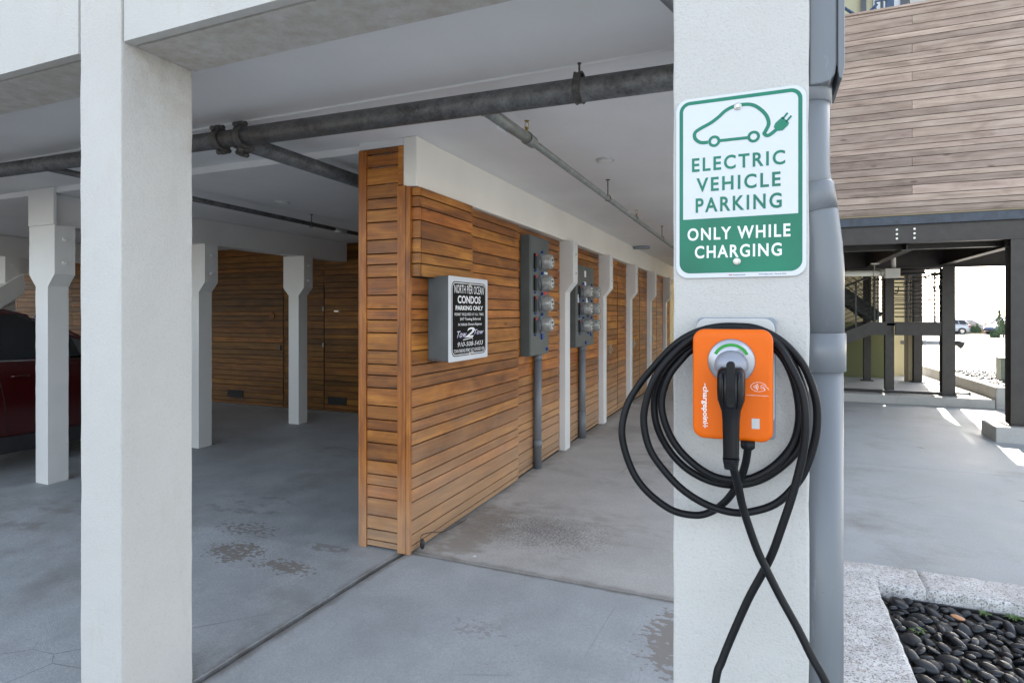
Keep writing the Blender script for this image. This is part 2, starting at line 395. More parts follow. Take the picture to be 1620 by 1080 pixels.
def tag(o, label=None, cat=None, group=None, kind=None):
    for k, v in (('label', label), ('category', cat), ('group', group), ('kind', kind)):
        if v: o[k] = v
    return o
def empty(name, loc, label, cat, group=None):
    o = bpy.data.objects.new(name, None); o.empty_display_size = .2; COL.objects.link(o)
    return tag(o, label, cat, group)          # kept at the origin; children carry world-scale coordinates
def thing(name, loc, label, cat, group=None, rz=0):
    o = empty(name, loc, label, cat, group); o.location = loc; o.rotation_euler = (0, 0, rz); return o
def copy_tree(o, parent=None):
    c = o.copy(); COL.objects.link(c); c.parent = parent
    for ch in list(o.children): copy_tree(ch, c)
    return c
def box_obj(name, b, m, parent=None, bevel=0): return MB().box(*b).build(name, m, parent, bevel)

def rrect(x0, x1, z0, z1, r, n=6):
    pts = []
    for cx, cz, a0 in ((x1 - r, z1 - r, 0), (x0 + r, z1 - r, 90), (x0 + r, z0 + r, 180), (x1 - r, z0 + r, 270)):
        for i in range(n + 1):
            a = R(a0 + 90 * i / n); pts.append((cx + r * math.cos(a), cz + r * math.sin(a)))
    return pts

def spline(pts, per=8):
    """Catmull-Rom through points"""
    P = [Vector(p) for p in pts]; out = []
    for i in range(len(P) - 1):
        p0 = P[max(i - 1, 0)]; p1 = P[i]; p2 = P[i + 1]; p3 = P[min(i + 2, len(P) - 1)]
        for k in range(per):
            t = k / per
            out.append(.5 * ((2 * p1) + (p2 - p0) * t + (2 * p0 - 5 * p1 + 4 * p2 - p3) * t * t + (3 * p1 - p0 - 3 * p2 + p3) * t ** 3))
    out.append(P[-1]); return out

def text_into(mb, s, x0, x1, z0, z1, plane, bold=0.0, depth=.0006, shear=0, basis=None, spacing=1.0):
    """flat lettering fitted to a rectangle. basis(x, z, h) -> 3D point; h = height off the panel"""
    cu = bpy.data.curves.new("t", 'FONT'); cu.body = s; cu.offset = bold; cu.shear = shear; cu.space_character = spacing
    cu.resolution_u = 4
    ob = bpy.data.objects.new("t", cu); COL.objects.link(ob)
    dg = bpy.context.evaluated_depsgraph_get(); dg.update()
    me = bpy.data.meshes.new_from_object(ob.evaluated_get(dg))
    xs = [v.co.x for v in me.vertices]; ys = [v.co.y for v in me.vertices]
    ax, bx, ay, by = min(xs), max(xs), min(ys), max(ys)
    vs = [basis(x0 + (v.co.x - ax) / (bx - ax) * (x1 - x0), z0 + (v.co.y - ay) / (by - ay) * (z1 - z0), depth) for v in me.vertices]
    mb.add(vs, [tuple(p.vertices) for p in me.polygons])
    bpy.data.objects.remove(ob); bpy.data.curves.remove(cu); bpy.data.meshes.remove(me)

def stroke(mb, pts, w, basis, h, close=False):
    """flat line of width w through 2D points"""
    P = [Vector((p[0], p[1])) for p in pts]; n = len(P); L = []; Rr = []
    for i in range(n):
        a = P[(i - 1) % n] if (close or i > 0) else P[i]; b = P[(i + 1) % n] if (close or i < n - 1) else P[i]
        t = (b - a).normalized(); q = Vector((-t.y, t.x)); L.append(P[i] + q * w / 2); Rr.append(P[i] - q * w / 2)
    vs = [basis(p.x, p.y, h) for p in L] + [basis(p.x, p.y, h) for p in Rr]
    rng_ = range(n if close else n - 1)
    mb.add(vs, [(i, (i + 1) % n, n + (i + 1) % n, n + i) for i in rng_])
def disc(mb, c, r, basis, h, n=28, ri=0, a0=0, a1=360):
    if ri:
        vs = []
        for i in range(n + 1):
            a = R(a0 + (a1 - a0) * i / n); vs += [basis(c[0] + r * math.cos(a), c[1] + r * math.sin(a), h), basis(c[0] + ri * math.cos(a), c[1] + ri * math.sin(a), h)]
        mb.add(vs, [(2 * i, 2 * i + 2, 2 * i + 3, 2 * i + 1) for i in range(n)])
    else:
        mb.add([basis(c[0] + r * math.cos(R(360 * i / n)), c[1] + r * math.sin(R(360 * i / n)), h) for i in range(n)], [tuple(range(n))])
def polyflat(mb, pts, basis, h): mb.add([basis(x, z, h) for x, z in pts], [tuple(range(len(pts)))])

CYC = (.121, .087, .074, .095)
def seams(z0, z1, ref=.60):
    zs = [ref]; i = 0
    while zs[-1] < z1: zs.append(zs[-1] + CYC[i % 4]); i += 1
    i = 3; lo = [ref]
    while lo[-1] > z0: lo.append(lo[-1] - CYC[i % 4]); i -= 1
    zs = sorted(set(lo + zs)); out = []
    for a, b in zip(zs, zs[1:]):
        a2, b2 = max(a, z0), min(b, z1)
        if b2 - a2 > .012: out.append((a2, b2, abs((b - a) - .121) < .001))
    return out
def boards(mb, axis, a0, a1, plane, out, z0, z1, t=.018, gap=.0075, joint=None, ref=.60, wob=.0015):
    """horizontal boards; axis 0: run along X on plane Y; axis 1: run along Y on plane X. out = +-1 outward"""
    for (za, zb, wide) in seams(z0, z1, ref):
        cuts = [a0]
        if joint:
            js = joint(wide, za)
            cuts += [j for j in js if a0 + .05 < j < a1 - .05]
        cuts.append(a1)
        for p, q in zip(cuts, cuts[1:]):
            e = rnd.uniform(-wob, wob); p2 = p + (.002 if p > a0 else 0); q2 = q - (.002 if q < a1 else 0)
            lo, hi = sorted((plane - out * t, plane + e))
            if axis == 0: mb.box(p2, q2, lo, hi, za + gap / 2, zb - gap / 2)
            else: mb.box(lo, hi, p2, q2, za + gap / 2, zb - gap / 2)

# ================================================================== GROUND
def struct(name, mb, m, bevel=0): return tag(mb.build(name, m, None, bevel), kind='structure')
struct('ground', MB().prism([(-500, -.20), (.0, -.20), (18, -.09), (83, -.89), (92, -1.1), (108, -4.2), (900, -4.2), (900, -6), (-500, -6)], -700, 700, 0), M['sandlot'])
struct('joint_bed', MB().prism([(1.6, -.115), (3.2, -.033), (17.9, -.03), (17.9, -.16), (1.6, -.16)], -16.4, .41, 0), M['joint'])
def zs(y): return 0 if y >= 3.2 else (-.085 if y <= 1.55 else -.085 * (3.2 - y) / 1.65)
def slab(rows):
    """rows of (y, x_left, x_right), front to back, following the fall of the slab"""
    mb = MB(); n = len(rows); vs = []
    for y, a, b in rows: vs += [(a, y, zs(y)), (b, y, zs(y)), (a, y, -.17), (b, y, -.17)]
    fs = [(0, 1, 3, 2), (4 * n - 4, 4 * n - 2, 4 * n - 1, 4 * n - 3)]
    for i in range(n - 1):
        k = 4 * i; fs += [(k, k + 4, k + 5, k + 1), (k + 2, k + 3, k + 7, k + 6), (k, k + 2, k + 6, k + 4), (k + 1, k + 5, k + 7, k + 3)]
    return mb.add(vs, fs)
def jx(y): return -2.200 if y >= 3.37 else -2.200 - (3.37 - y) * .105
struct('garage_floor', slab([(y, -16.5, jx(y) - .038) for y in (1.585, 2.2, 2.8, 3.2, 3.37, 7.75)]), M['conc_g'], .006)
struct('driveway', slab([(y, jx(max(y, 1.0)), .42) for y in (-30, 1.0, 1.55, 2.2, 2.8, 3.2, 3.37, 3.395)]), M['conc_d'], .006)
struct('corridor_floor', MB().box(-2.200, .42, 3.407, 18, -.08, .002), M['conc_c'], .006)
struct('apron', MB().box(-30, -2.215, -30, 1.565, -.2, -.098), M['asphalt'])
rd = MB()
rd.box(.432, 30, 4.118, 7.3, -.08, 0).box(.432, 30, 7.306, 12.33, -.08, 0)
rd.box(1.93, 30, -30, 4.1, -.08, 0).box(.43, 1.92, -30, 1.99, -.08, 0)
struct('road', rd, M['conc_r'], .004)
sw = MB().box(-.2, 3.60, 12.34, 17.8, -.08, .15)
struct('sidewalk', sw, M['conc_s'], .015)
struct('parking_lot', MB().prism([(17.81, -.010), (83, -.81), (83, -.88), (17.81, -.088)], -60, 160, 0).box(3.9, 120, 12.34, 17.80, -.085, -.012), M['sandlot'])
# weedy edge at the slab front
e = MB()
for i in range(90):
    x = rnd.uniform(-3.6, -2.6); y = 1.57 + rnd.gauss(0, .02); r = rnd.uniform(.003, .012)
    e.sphere((x, y, -.096 + r * .4), r, 6, 4, (1, 1, .6))
tag(e.build('grit', M['soil']), 'fine grit gathered along the slab edge beside the left pillar', 'grit', kind='stuff')

# ================================================================== CONDO BUILDING (ours)
B = empty('condo_building', (0, 0, 0), 'white stucco condo building raised on pillars over an open parking garage', 'building')
YF, YB_, ZB = 1.58, 1.905, 2.70
pl = MB().box(-2.635, -2.378, YF, YB_, -.15, ZB + .9)
tag(pl.build('pillar', M['stucco'], B, .006), 'square stucco pillar left of the garage opening')
cl = MB().box(-.215, .1016, YF, YB_, -.15, 5.2)
tag(cl.build('pillar', M['stucco'], B, .006), 'stucco pillar that carries the charger and the green sign')
def fascia(x0, x1):
    b = MB()
    b.box(x0, x1, YF + .002, YF + .045, ZB, 6.0)
    b.box(x0, x1, YF + .060, YB_, ZB, 6.0)
    b.box(x0, x1, YF + .045, YF + .060, ZB + .010, 5.99)
    return b
fascia(-2.362, -.231).build('front_beam', M['soffit'], B)
fascia(-16.2, -2.651).build('front_beam', M['soffit'], B)
g = MB()
for x0, x1 in ((-2.651, -2.635), (-2.378, -2.362), (-.231, -.215)): MB().box(x0, x1, YF + .018, YB_ - .01, ZB + .004, 6).build('control_joint', M['soffit'], B)
# ceilings: a shallow step down behind Y = 2.73, another in the garage behind Y = 3.40
MB().box(-16.2, .095, YB_, 2.73, 2.800, 2.95).build('ceiling', M['ceil'], B)
MB().box(-16.2, .095, 2.73, 3.44, 2.788, 2.94).box(-2.16, .095, 3.44, 18, 2.788, 2.94).build('ceiling', M['ceil'], B)
MB().box(-16.2, -2.16, 3.44, 7.95, 2.738, 2.93).build('ceiling', M['ceil'], B)
box_obj('upper_storeys', (-16.2, .098, 1.95, 18.0, 2.96, 9.5), M['stucco'], B)
# longitudinal beams
MB().prism([(-2.222, 3.374), (-2.118, 3.374), (-2.118, 17.6), (-2.34, 17.6), (-2.34, 3.44), (-2.222, 3.44)], 2.455, 2.787, 2).build('corridor_beam', M['beam'], B, .006)
MB().box(-6.38, -6.17, 3.445, 7.75, 2.435, 2.737).build('garage_beam', M['paint'], B, .006)
MB().box(-10.4, -10.2, 3.445, 7.75, 2.435, 2.737).build('garage_beam', M['paint'], B, .006)
MB().box(-14.4, -14.2, 3.445, 7.75, 2.435, 2.737).build('garage_beam', M['paint'], B, .006)
MB().box(-.20, .09, 1.906, 17.6, 2.70, 2.787).build('outer_beam', M['beam'], B, .006)
for y in (7.0, 12.2): tag(box_obj('pillar', (-.20, .09, y, y + .29, -.02, 2.699), M['stucco'], B, .006), 'far stucco pillar along the open side of the corridor')
MB().box(-2.585, -2.2225, 3.377, 3.439, 2.737, 2.7865).build('beam_block', M['paint'], B)
# posts with flared, bolted heads
def post(cx, y0, full=True, top=2.434, wob=1):
    w = .094; c = .195; dy = .18
    if full: pts = [(-w, 0), (w, 0), (w, 1.86), (c, 1.975), (c, top), (-c, top), (-c, 1.975), (-w, 1.86)]
    else: pts = [(-.11, 0), (.055, 0), (.055, 1.85), (.15, 1.965), (.15, top), (-.11, top)]
    mb = MB().prism([(cx + a, z) for a, z in pts], y0, y0 + dy, 1)
    p = mb.build('post', M['paint'], B, .006)
    r = cx + (c if full else .15)
    for z in (2.08, 2.30):
        b = MB().cyl((r - .004, y0 + dy / 2, z), (r + .008, y0 + dy / 2, z), .022, 14).cyl((r + .008, y0 + dy / 2, z), (r + .024, y0 + dy / 2, z), .012, 6)
        b.build('bolt', M['paint'], p)
    return p
for cx in (-6.275, -10.3, -14.3):
    for y0 in (3.42, 5.035, 6.68): post(cx, y0)
# raised block under the drop where the first garage post meets the ceiling
MB().box(-6.475, -6.085, 3.412, 3.444, 2.436, 2.786).build('beam_block', M['paint'], B, .005)
for y0 in (6.62, 8.42, 10.3, 12.3, 14.4): post(-2.18, y0, False, 2.454)
br = MB()
a = Vector((-10.3, 5.3, 1.95)); b_ = Vector((-10.3, 3.7, .75))
br.prism([(5.25, 2.20), (5.25, 1.90), (3.75, .75), (3.55, .95)], -10.19, -10.05, 0)
br.build('brace', M['paint'], B, .005)
MB().box(-16.2, -16.0, 1.95, 2.2, -.02, 2.7).build('pillar', M['stucco'], B)
# recessed ceiling lights
def clight(x, y, z, r=.075):
    o = MB().tube([(x, y, z + .002), (x, y, z - .012)], [r, r * .92], 24)
    f = o.build('light_trim', M['lgrey'], B); MB().cyl((x, y, z - .012), (x, y, z - .016), r * .68, 20).build('lens', M['lightlens'], f)
clight(-1.115, 4.47, 2.788); clight(-4.50, 4.64, 2.738)
sd = MB().cyl((-1.97, 10.55, 2.79), (-1.97, 10.55, 2.745), .14, 20); sd.build('detector', M['mgrey'], B)

# ---------------- wood clad walls
def smallbox(mb, c, h): mb.box(c[0] - h[0], c[0] + h[0], c[1] - h[1], c[1] + h[1], c[2] - h[2], c[2] + h[2])
Wd = empty('wood_clad_wall', (0, 0, 0), 'long varnished honey brown board wall between garage and corridor', 'wall')
box_obj('wall_core', (-2.56, -2.222, 3.40, 15.6, 0.0, 2.45), M['backing'], Wd)
f = MB()
boards(f, 0, -2.515, -2.262, 3.372, -1, .012, 2.735)
f.build('end_boards', M['wood_x'], Wd, .0015, 1)
MB().box(-2.262, -2.224, 3.374, 3.395, 2.47, 2.735).build('end_filler', M['wood_x'], Wd)
t = MB().box(-2.580, -2.516, 3.362, 3.42, .0, 2.728).build('corner_trim', M['wood_z'], Wd, .003)
t = MB().box(-2.2615, -2.196, 3.360, 3.40, .0, 2.462).build('corner_trim', M['wood_z'], Wd, .003)
box_obj('cap_block', (-2.60, -2.52, 3.40, 3.44, 2.62, 2.734), M['wood_x'], Wd)
f = MB()
boards(f, 1, 3.384, 5.26, -2.160, 1, .012, 2.452)
f.build('side_boards', M['wood_y'], Wd, .0015, 1)
MB().box(-2.1945, -2.1615, 3.3625, 3.3835, .0, 2.455).build('corner_strip', M['wood_z'], Wd, .002)
MB().box(-2.199, -2.181, 3.40, 5.25, .0, 2.45).build('backing_sheet', M['backing'], Wd)
f = MB(); boards(f, 1, 3.405, 4.16, -2.098, 1, 1.846, 2.452); f.build('overhang_boards', M['wood_y'], Wd, .0015, 1)
f = MB(); boards(f, 0, -2.1585, -2.101, 3.384, -1, 1.846, 2.452); f.build('overhang_end_boards', M['wood_x'], Wd, .0015, 1)
MB().box(-2.159, -2.117, 3.404, 4.158, 1.852, 2.45).build('overhang_core', M['backing'], Wd)
f = MB()
boards(f, 1, 5.262, 15.6, -2.198, 1, .012, 2.452, joint=lambda w, z: [8.6, 9.6, 10.9, 11.5, 12.9, 13.5], wob=.002)
f.build('side_boards', M['wood_y'], Wd, .0015, 1)
for y in (9.05, 10.85, 12.9): # latches on the storage doors
    m_ = MB().box(-2.196, -2.17, y, y + .03, .98, 1.12).cyl((-2.17, y + .015, 1.05), (-2.145, y + .015, 1.05), .012, 8); m_.build('latch', M['zinc'], Wd)
for y0, y1 in ((8.74, 9.62), (10.62, 11.5), (12.62, 13.5)):
    MB().box(-2.1975, -2.1945, y0, y0 + .010, .05, 2.1).box(-2.1975, -2.1945, y1, y1 + .010, .05, 2.1).box(-2.1975, -2.1945, y0, y1, 2.1, 2.11).build('door_gap', M['backing'], Wd)
MB().box(-2.2, -2.193, 8.72, 8.86, .16, .30).build('vent', M['vent'], Wd)
# garage back wall
Wb = empty('garage_back_wall', (0, 0, 0), 'varnished board wall, darkened in colour for deep shade, with storage doors at the back of the garage', 'wall')
box_obj('wall_core', (-16.2, -2.57, 7.775, 7.95, 0, 2.73), M['backing'], Wb)
f = MB()
boards(f, 0, -16.2, -2.57, 7.752, -1, .012, 2.735, joint=lambda w, z: [-15.1, -13.2, -11.3, -9.4, -7.50, -7.47, -6.64, -5.6, -4.4], wob=.003)
f.build('back_boards', M['wood_shaded'], Wb, .0015, 1)
for x0, x1 in ((-7.51, -6.64),):
    MB().box(x0, x0 + .012, 7.745, 7.749, .03, 2.05).box(x1, x1 + .012, 7.745, 7.749, .03, 2.05).box(x0, x1, 7.745, 7.749, 2.05, 2.062).build('door_gap', M['backing'], Wb)
for x in (-8.79, -6.55, -4.6):
    MB().box(x, x + .37, 7.742, 7.749, .12, .245).build('vent', M['vent'], Wb)
MB().box(-7.585, -7.55, 7.73, 7.75, .98, 1.06).build('latch', M['iron'], Wb)
MB().cyl((-7.75, 7.755, 1.56), (-7.75, 7.735, 1.56), .06, 12).build('knot_plate', M['rust'], Wb)
for z in (1.05, 1.64): MB().box(-6.66, -6.63, 7.735, 7.75, z, z + .07).build('hinge', M['galv_lt'], Wb)
MB().box(-6.42, -6.33, 7.735, 7.75, 1.63, 1.65).build('door_handle', M['zinc'], Wb)
# corridor end
We = empty('corridor_end_wall', (0, 0, 0), 'pale cream wall with a dark doorway closing the corridor', 'wall')
MB().box(-1.55, .09, 17.6, 17.75, 0, 2.78).build('wall', M['cream_wall'], We)
MB().box(-2.34, -1.55, 17.65, 17.72, 0, 2.2).build('door', M['window'], We)
MB().box(-2.34, -1.55, 17.6, 17.75, 2.2, 2.78).build('lintel', M['cream_wall'], We)
MB().box(-1.0, -.1, 17.57, 17.59, .01, 2.1).build('side_door', M['lgrey'], We)
MB().box(-2.56, -2.24, 15.62, 17.58, 0, 2.45).build('return_wall', M['cream_wall'], We)

# ================================================================== PIPES
Pp = empty('sprinkler_pipes', (0, 0, 0), 'dark galvanised sprinkler main crossing under the ceiling with its branch pipes', 'pipe')
def pz(x): return 2.690 - (x + 5.3) / 4.9 * .065
YM = 2.62
tag(MB().tube([(-15.5, YM, pz(-15.5) - .0), (-3.03, YM, pz(-3.03))], .052, 24).tube([(-2.86, YM, pz(-2.86)), (.04, YM, pz(.04))], .055, 24).build('main_pipe', M['galv'], Pp), 'thick mottled dark main pipe')
MB().tube([(-3.10, YM, pz(-3.1)), (-2.80, YM, pz(-2.8))], .0500, 24).build('tee_body', M['iron'], Pp)
def coupling(c, ax, r, par, L=.024):
    c = Vector(c); ax = Vector(ax).normalized(); up = Vector((0, 0, 1)); sd_ = ax.cross(up).normalized()
    m_ = MB().tube([c - ax * L, c - ax * L * .7, c + ax * L * .7, c + ax * L], [r * 1.10, r * 1.26, r * 1.26, r * 1.10], 20)
    for s_ in (-1, 1):
        k = c + (up * s_ * .93 + sd_ * s_ * .32) * r * 1.32
        t_ = (sd_ * .93 - up * .32)
        m_.tube([k - t_ * .035, k + t_ * .035], .011, 8); m_.sphere(k - t_ * .040, .016, 8, 6); m_.sphere(k + t_ * .040, .016, 8, 6)
        m_.tube([k - ax * .018, k + ax * .018], .018, 8)
    return m_.build('coupling', M['iron'], par)
coupling((-3.03, YM, pz(-3.03)), (1, 0, 0), .054, Pp); coupling((-2.845, YM, pz(-2.85)), (1, 0, 0), .056, Pp)
tag(MB().tube([(-2.93, YM + .03, pz(-2.93) - .005), (-2.93, 7.6, pz(-2.93) - .045)], .050, 22).build('branch_pipe', M['galv'], Pp), 'thick branch running back past the wood wall')
coupling((-2.93, YM + .09, pz(-2.93) - .006), (0, 1, 0), .052, Pp)
tag(MB().tube([(-4.79, YM - .03, pz(-4.8) - .02), (-4.75, 7.6, 2.60)], .024, 14).build('branch_pipe', M['galv'], Pp), 'thin dark branch through the garage')
px_, pzz = -1.262, 2.625
bp = MB().tube([(px_ - .02, YM, pzz + .005), (px_ - .02, YM + .05, pzz + .003)], .038, 16)
bp.tube([(px_ - .02, YM + .05, pzz + .003), (px_, 3.21, pzz)], .031, 18)
bp.tube([(px_, 3.26, pzz), (px_, 17.4, pzz - .03)], .0215, 16)
tag(bp.build('branch_pipe', M['galv_lt'], Pp), 'pale thin branch running down the corridor')
MB().tube([(px_, 3.195, pzz), (px_, 3.215, pzz)], .0375, 18).tube([(px_, 3.215, pzz), (px_, 3.30, pzz), (px_, 3.33, pzz)], [.036, .034, .023], 18).build('reducer', M['galv_lt'], Pp)
for y in (6.4, 9.4, 12.4): MB().tube([(px_, y - .03, pzz), (px_, y + .03, pzz)], .030, 14).build('reducer', M['galv_lt'], Pp)
for y in (3.20, 6.45, 9.5): # upright sprinkler heads
    h = MB().cyl((px_, y, pzz + .02), (px_, y, pzz + .055), .010, 8).cyl((px_, y, pzz + .055), (px_, y, pzz + .063), .013, 6)
    h.tube([(px_ - .010, y, pzz + .062), (px_ - .012, y, pzz + .08), (px_, y, pzz + .098)], .0025, 6).tube([(px_ + .010, y, pzz + .062), (px_ + .012, y, pzz + .08), (px_, y, pzz + .098)], .0025, 6)
    h.cyl((px_, y, pzz + .098), (px_, y, pzz + .101), .016, 12); h.build('sprinkler_head', M['brass'], Pp)
def hanger(x, y, z, r, ztop=2.789, ax=0, w=.03):
    m_ = MB(); ring = []
    for i in range(25):
        a = 2 * math.pi * i / 24
        o_ = r + .004
        ring.append((x, y + o_ * math.cos(a), z + o_ * math.sin(a) * 1.0 + (.02 if math.sin(a) > .8 else 0)) if ax == 0 else (x + o_ * math.cos(a), y, z + o_ * math.sin(a)))
    for dx in ((-w / 2, w / 2) if w > .01 else (0,)):
        m_.tube([(p[0] + (dx if ax == 0 else 0), p[1] + (dx if ax else 0), p[2]) for p in ring], .004, 6)
    if w > .01:
        for p, q in zip(ring, ring[1:]):
            m_.add([(p[0] - w / 2, p[1], p[2]), (p[0] + w / 2, p[1], p[2]), (q[0] + w / 2, q[1], q[2]), (q[0] - w / 2, q[1], q[2])], [(0, 1, 2, 3)])
    m_.cyl((x, y, z + r), (x, y, ztop), .005, 8)
    m_.cyl((x, y, ztop - .006), (x, y, ztop), .02 if ztop > 2.77 or ztop < 2.74 else .009, 10)
    return m_.build('hanger', M['iron'], Pp)
hanger(-.775, YM, pz(-.775), .056, 2.755); hanger(px_, 5.15, pzz, .022, ax=1, w=.006); hanger(px_, 8.2, pzz, .022, ax=1, w=.006); hanger(-4.76, 5.35, 2.62, .026, 2.738, 1, .006)
MB().tube([(-4.76, 5.75, 2.615), (-4.76, 5.95, 2.613)], .026, 12).build('pipe_label', M['lgrey'], Pp)
MB().box(px_ - .044, px_ - .030, 2.86, 2.99, pzz - .033, pzz - .012).build('pipe_label', M['ink_w'], Pp)
MB().tube([(px_, 5.92, pzz), (px_, 6.02, pzz)], .0222, 12).build('pipe_label', M['lgrey'], Pp)
# grey conduit bend coming out of the soffit behind the charger pillar
tag(MB().tube([(-.385, 2.0, 2.795), (-.35, 2.0, 2.75), (-.18, 2.0, 2.55), (-.10, 2.0, 2.455)], .040, 18).build('ceiling_conduit', M['pvc']), 'grey conduit stub angling down from the ceiling behind the charger pillar', 'conduit')

# ================================================================== UTILITY BOX + TOWING NOTICE
U = empty('utility_box', (0, 0, 0), 'grey metal utility box on the board wall, carrying a black parking notice', 'box')
MB().box(-2.159, -1.994, 3.588, 4.19, 1.272, 1.866).build('box_body', M['boxgrey'], U, .003)
rs = MB()
for i in range(26):
    x = rnd.uniform(-2.155, -2.0); h_ = rnd.uniform(.004, .03) * rnd.random() + .003
    rs.box(x, x + rnd.uniform(.001, .004), 3.5865, 3.5878, 1.273, 1.275 + h_)
rs.build('rust_stain', M['rust'], U)
Nn = empty('parking_notice', (0, 0, 0), 'black and white metal notice reading North Pier Ocean Condos parking only', 'sign')
nb = lambda x, z, h: (-1.990 + h, x, z)        # x runs along +Y, seen from +X
ny0, ny1, nz0, nz1 = 3.580, 4.205, 1.268, 1.868
n_ = MB().prism([(a, b) for a, b in rrect(ny0, ny1, nz0, nz1, .012)], -1.9935, -1.9905, 0); n_.build('panel', M['sign_w'], Nn)
k = MB()
polyflat(k, rrect(ny0 + .040, ny1 - .030, nz0 + .035, nz1 - .035, .05), nb, .0002); k.build('black_field', M['sign_k'], Nn)
k = MB(); stroke(k, rrect(ny0 + .050, ny1 - .040, nz0 + .045, nz1 - .045, .045), .006, nb, .0007, True)
stroke(k, rrect(ny0 + .040, ny1 - .030, nz0 + .035, nz1 - .035, .05), .0, nb, .0007, True)
def zy(v): return nz1 - (v - 100) / 855 * (nz1 - nz0)   # zoomed-picture row to height on the notice
yA, yB = ny0 + .07, ny1 - .06
def line(s, a, b, v0, v1, **kw): text_into(k, s, a, b, zy(v1), zy(v0), None, basis=nb, depth=.0008, **kw)
line('NORTH PIER OCEAN', ny0 + .082, ny1 - .074, 182, 268, bold=.008, spacing=1.1)
line('CONDOS', ny0 + .130, ny1 - .125, 290, 370, bold=.03)
line('PARKING ONLY', ny0 + .100, ny1 - .085, 392, 440, bold=.03)
line('PERMIT REQUIRED AT ALL TIMES', ny0 + .085, ny1 - .074, 467, 500, bold=.006, spacing=1.1)
line('24/7 Towing Enforced', ny0 + .165, ny1 - .125, 515, 552, bold=.01)
line('At Vehicle Owners Expense', ny0 + .135, ny1 - .105, 570, 607, bold=.01)
line('910-508-5433', ny0 + .13, ny1 - .085, 765, 812, shear=.25)
line('TOWN PARKING PERMIT NOT HONORED HERE', ny0 + .072, ny1 - .062, 835, 872, bold=.006, spacing=1.1)
stroke(k, [(ny0 + .34, zy(878)), (ny0 + .385, zy(878))], .004, nb, .0008)
k.build('lettering', M['ink_w'], Nn)
k = MB(); line('Tow', ny0 + .12, ny0 + .27, 650, 722, shear=.4, bold=.02); k.build('logo_lettering', M['ink_v'], Nn); k = MB(); line('Tow', ny0 + .39, ny1 - .07, 640, 700, shear=.4, bold=.02); k.build('logo_lettering', M['ink_v'], Nn)
k = MB(); text_into(k, '2', ny0 + .235, ny0 + .40, zy(722), zy(618), None, basis=nb, depth=.0012, shear=.3, bold=.02)
text_into(k, 'Tow', ny0 + .125, ny0 + .26, zy(712), zy(655), None, basis=nb, depth=.0012, shear=.4, bold=-.01)
text_into(k, 'Tow', ny0 + .395, ny1 - .078, zy(690), zy(646), None, basis=nb, depth=.0012, shear=.4, bold=-.01)
stroke(k, [(ny0 + .21, zy(745)), (ny0 + .36, zy(728)), (ny0 + .365, zy(750))], .006, nb, .0012)
k.build('logo_figure', M['ink_w'], Nn)
for v in (172, 893): MB().cyl(nb((ny0 + ny1) / 2 + .0, zy(v), 0), nb((ny0 + ny1) / 2, zy(v), .006), .013, 12).build('bolt', M['zinc'], Nn)

# ================================================================== METER CABINETS
def meter(par, y, z, x, r=.079, L=.105):
    m_ = MB().tube([(x, y, z), (x + .022, y, z)], r * 1.08, 24); o_ = m_.build('meter_ring', M['mgrey'], par)
    g_ = MB().tube([(x + .022, y, z), (x + .035, y, z), (x + L, y, z), (x + L + .012, y, z)], [r, r * .97, r * .95, r * .86], 24)
    g_.build('meter_glass', M['glass_m'], o_)
    d_ = MB().cyl((x + L + .0125, y, z), (x + L + .014, y, z), r * .66, 20); d_.build('dial', M['dial'], o_)
    t_ = MB().box(x + L + .014, x + L + .016, y - .028, y + .028, z + .008, z + .026).box(x + L + .014, x + L + .017, y + .008, y + .03, z - .03, z - .01)
    t_.build('display', M['blackpl'], o_)
    w_ = MB().tube([(x + .02, y - r * .7, z - r * .9), (x + .03, y - r * 1.1, z - r * .2), (x + .02, y - r, z + r * .6)], .003, 6); w_.build('seal_wire', M['blackpl'], o_)
    b_ = MB().box(x, x + .022, y - .010, y + .012, z + r * 1.1, z + r * 1.1 + .026); b_.build('seal', M['blue_tag'], o_)
def breaker(par, y, z, x):
    k_ = MB().box(x, x + .020, y - .022, y + .022, z - .085, z + .07); o_ = k_.build('breaker', M['blackpl'], par, .003)
    MB().box(x + .020, x + .024, y - .018, y + .018, z + .045, z + .066).build('breaker_tag', M['red_tag'], o_)
    MB().box(x + .0, x + .018, y - .008, y + .02, z - .11, z - .092).build('breaker_seal', M['blue_tag'], o_)
C1 = empty('meter_cabinet', (0, 0, 0), 'tall narrow grey meter cabinet with one column of four round meters', 'meter cabinet')
MB().box(-2.197, -2.095, 5.385, 5.93, 1.185, 2.378).build('cabinet_body', M['panelgrey'], C1, .004)
MB().box(-2.0945, -2.088, 5.392, 5.923, 1.192, 2.370).build('cover', M['panelgrey'], C1, .003)
for z in (2.13, 1.915, 1.705, 1.495): meter(C1, 5.70, z, -2.088); breaker(C1, 5.50, z, -2.088)
MB().box(-2.087, -2.085, 5.78, 5.88, 2.01, 2.035).build('label_plate', M['ink_w'], C1); MB().box(-2.087, -2.085, 5.76, 5.86, 1.80, 1.83).build('label_plate', M['red_tag'], C1)
MB().box(-2.088, -2.07, 5.68, 5.72, 1.34, 1.40).build('seal', M['blue_tag'], C1); MB().box(-2.088, -2.07, 5.84, 5.88, 1.22, 1.25).build('seal', M['blue_tag'], C1)
C2 = empty('meter_cabinet', (0, 0, 0), 'wide grey meter cabinet with two columns of three round meters', 'meter cabinet')
MB().box(-2.197, -2.112, 6.98, 7.80, 1.185, 2.21).build('cabinet_body', M['panelgrey'], C2, .004)
MB().box(-2.1115, -2.105, 6.987, 7.793, 1.192, 2.202).build('cover', M['panelgrey'], C2, .003)
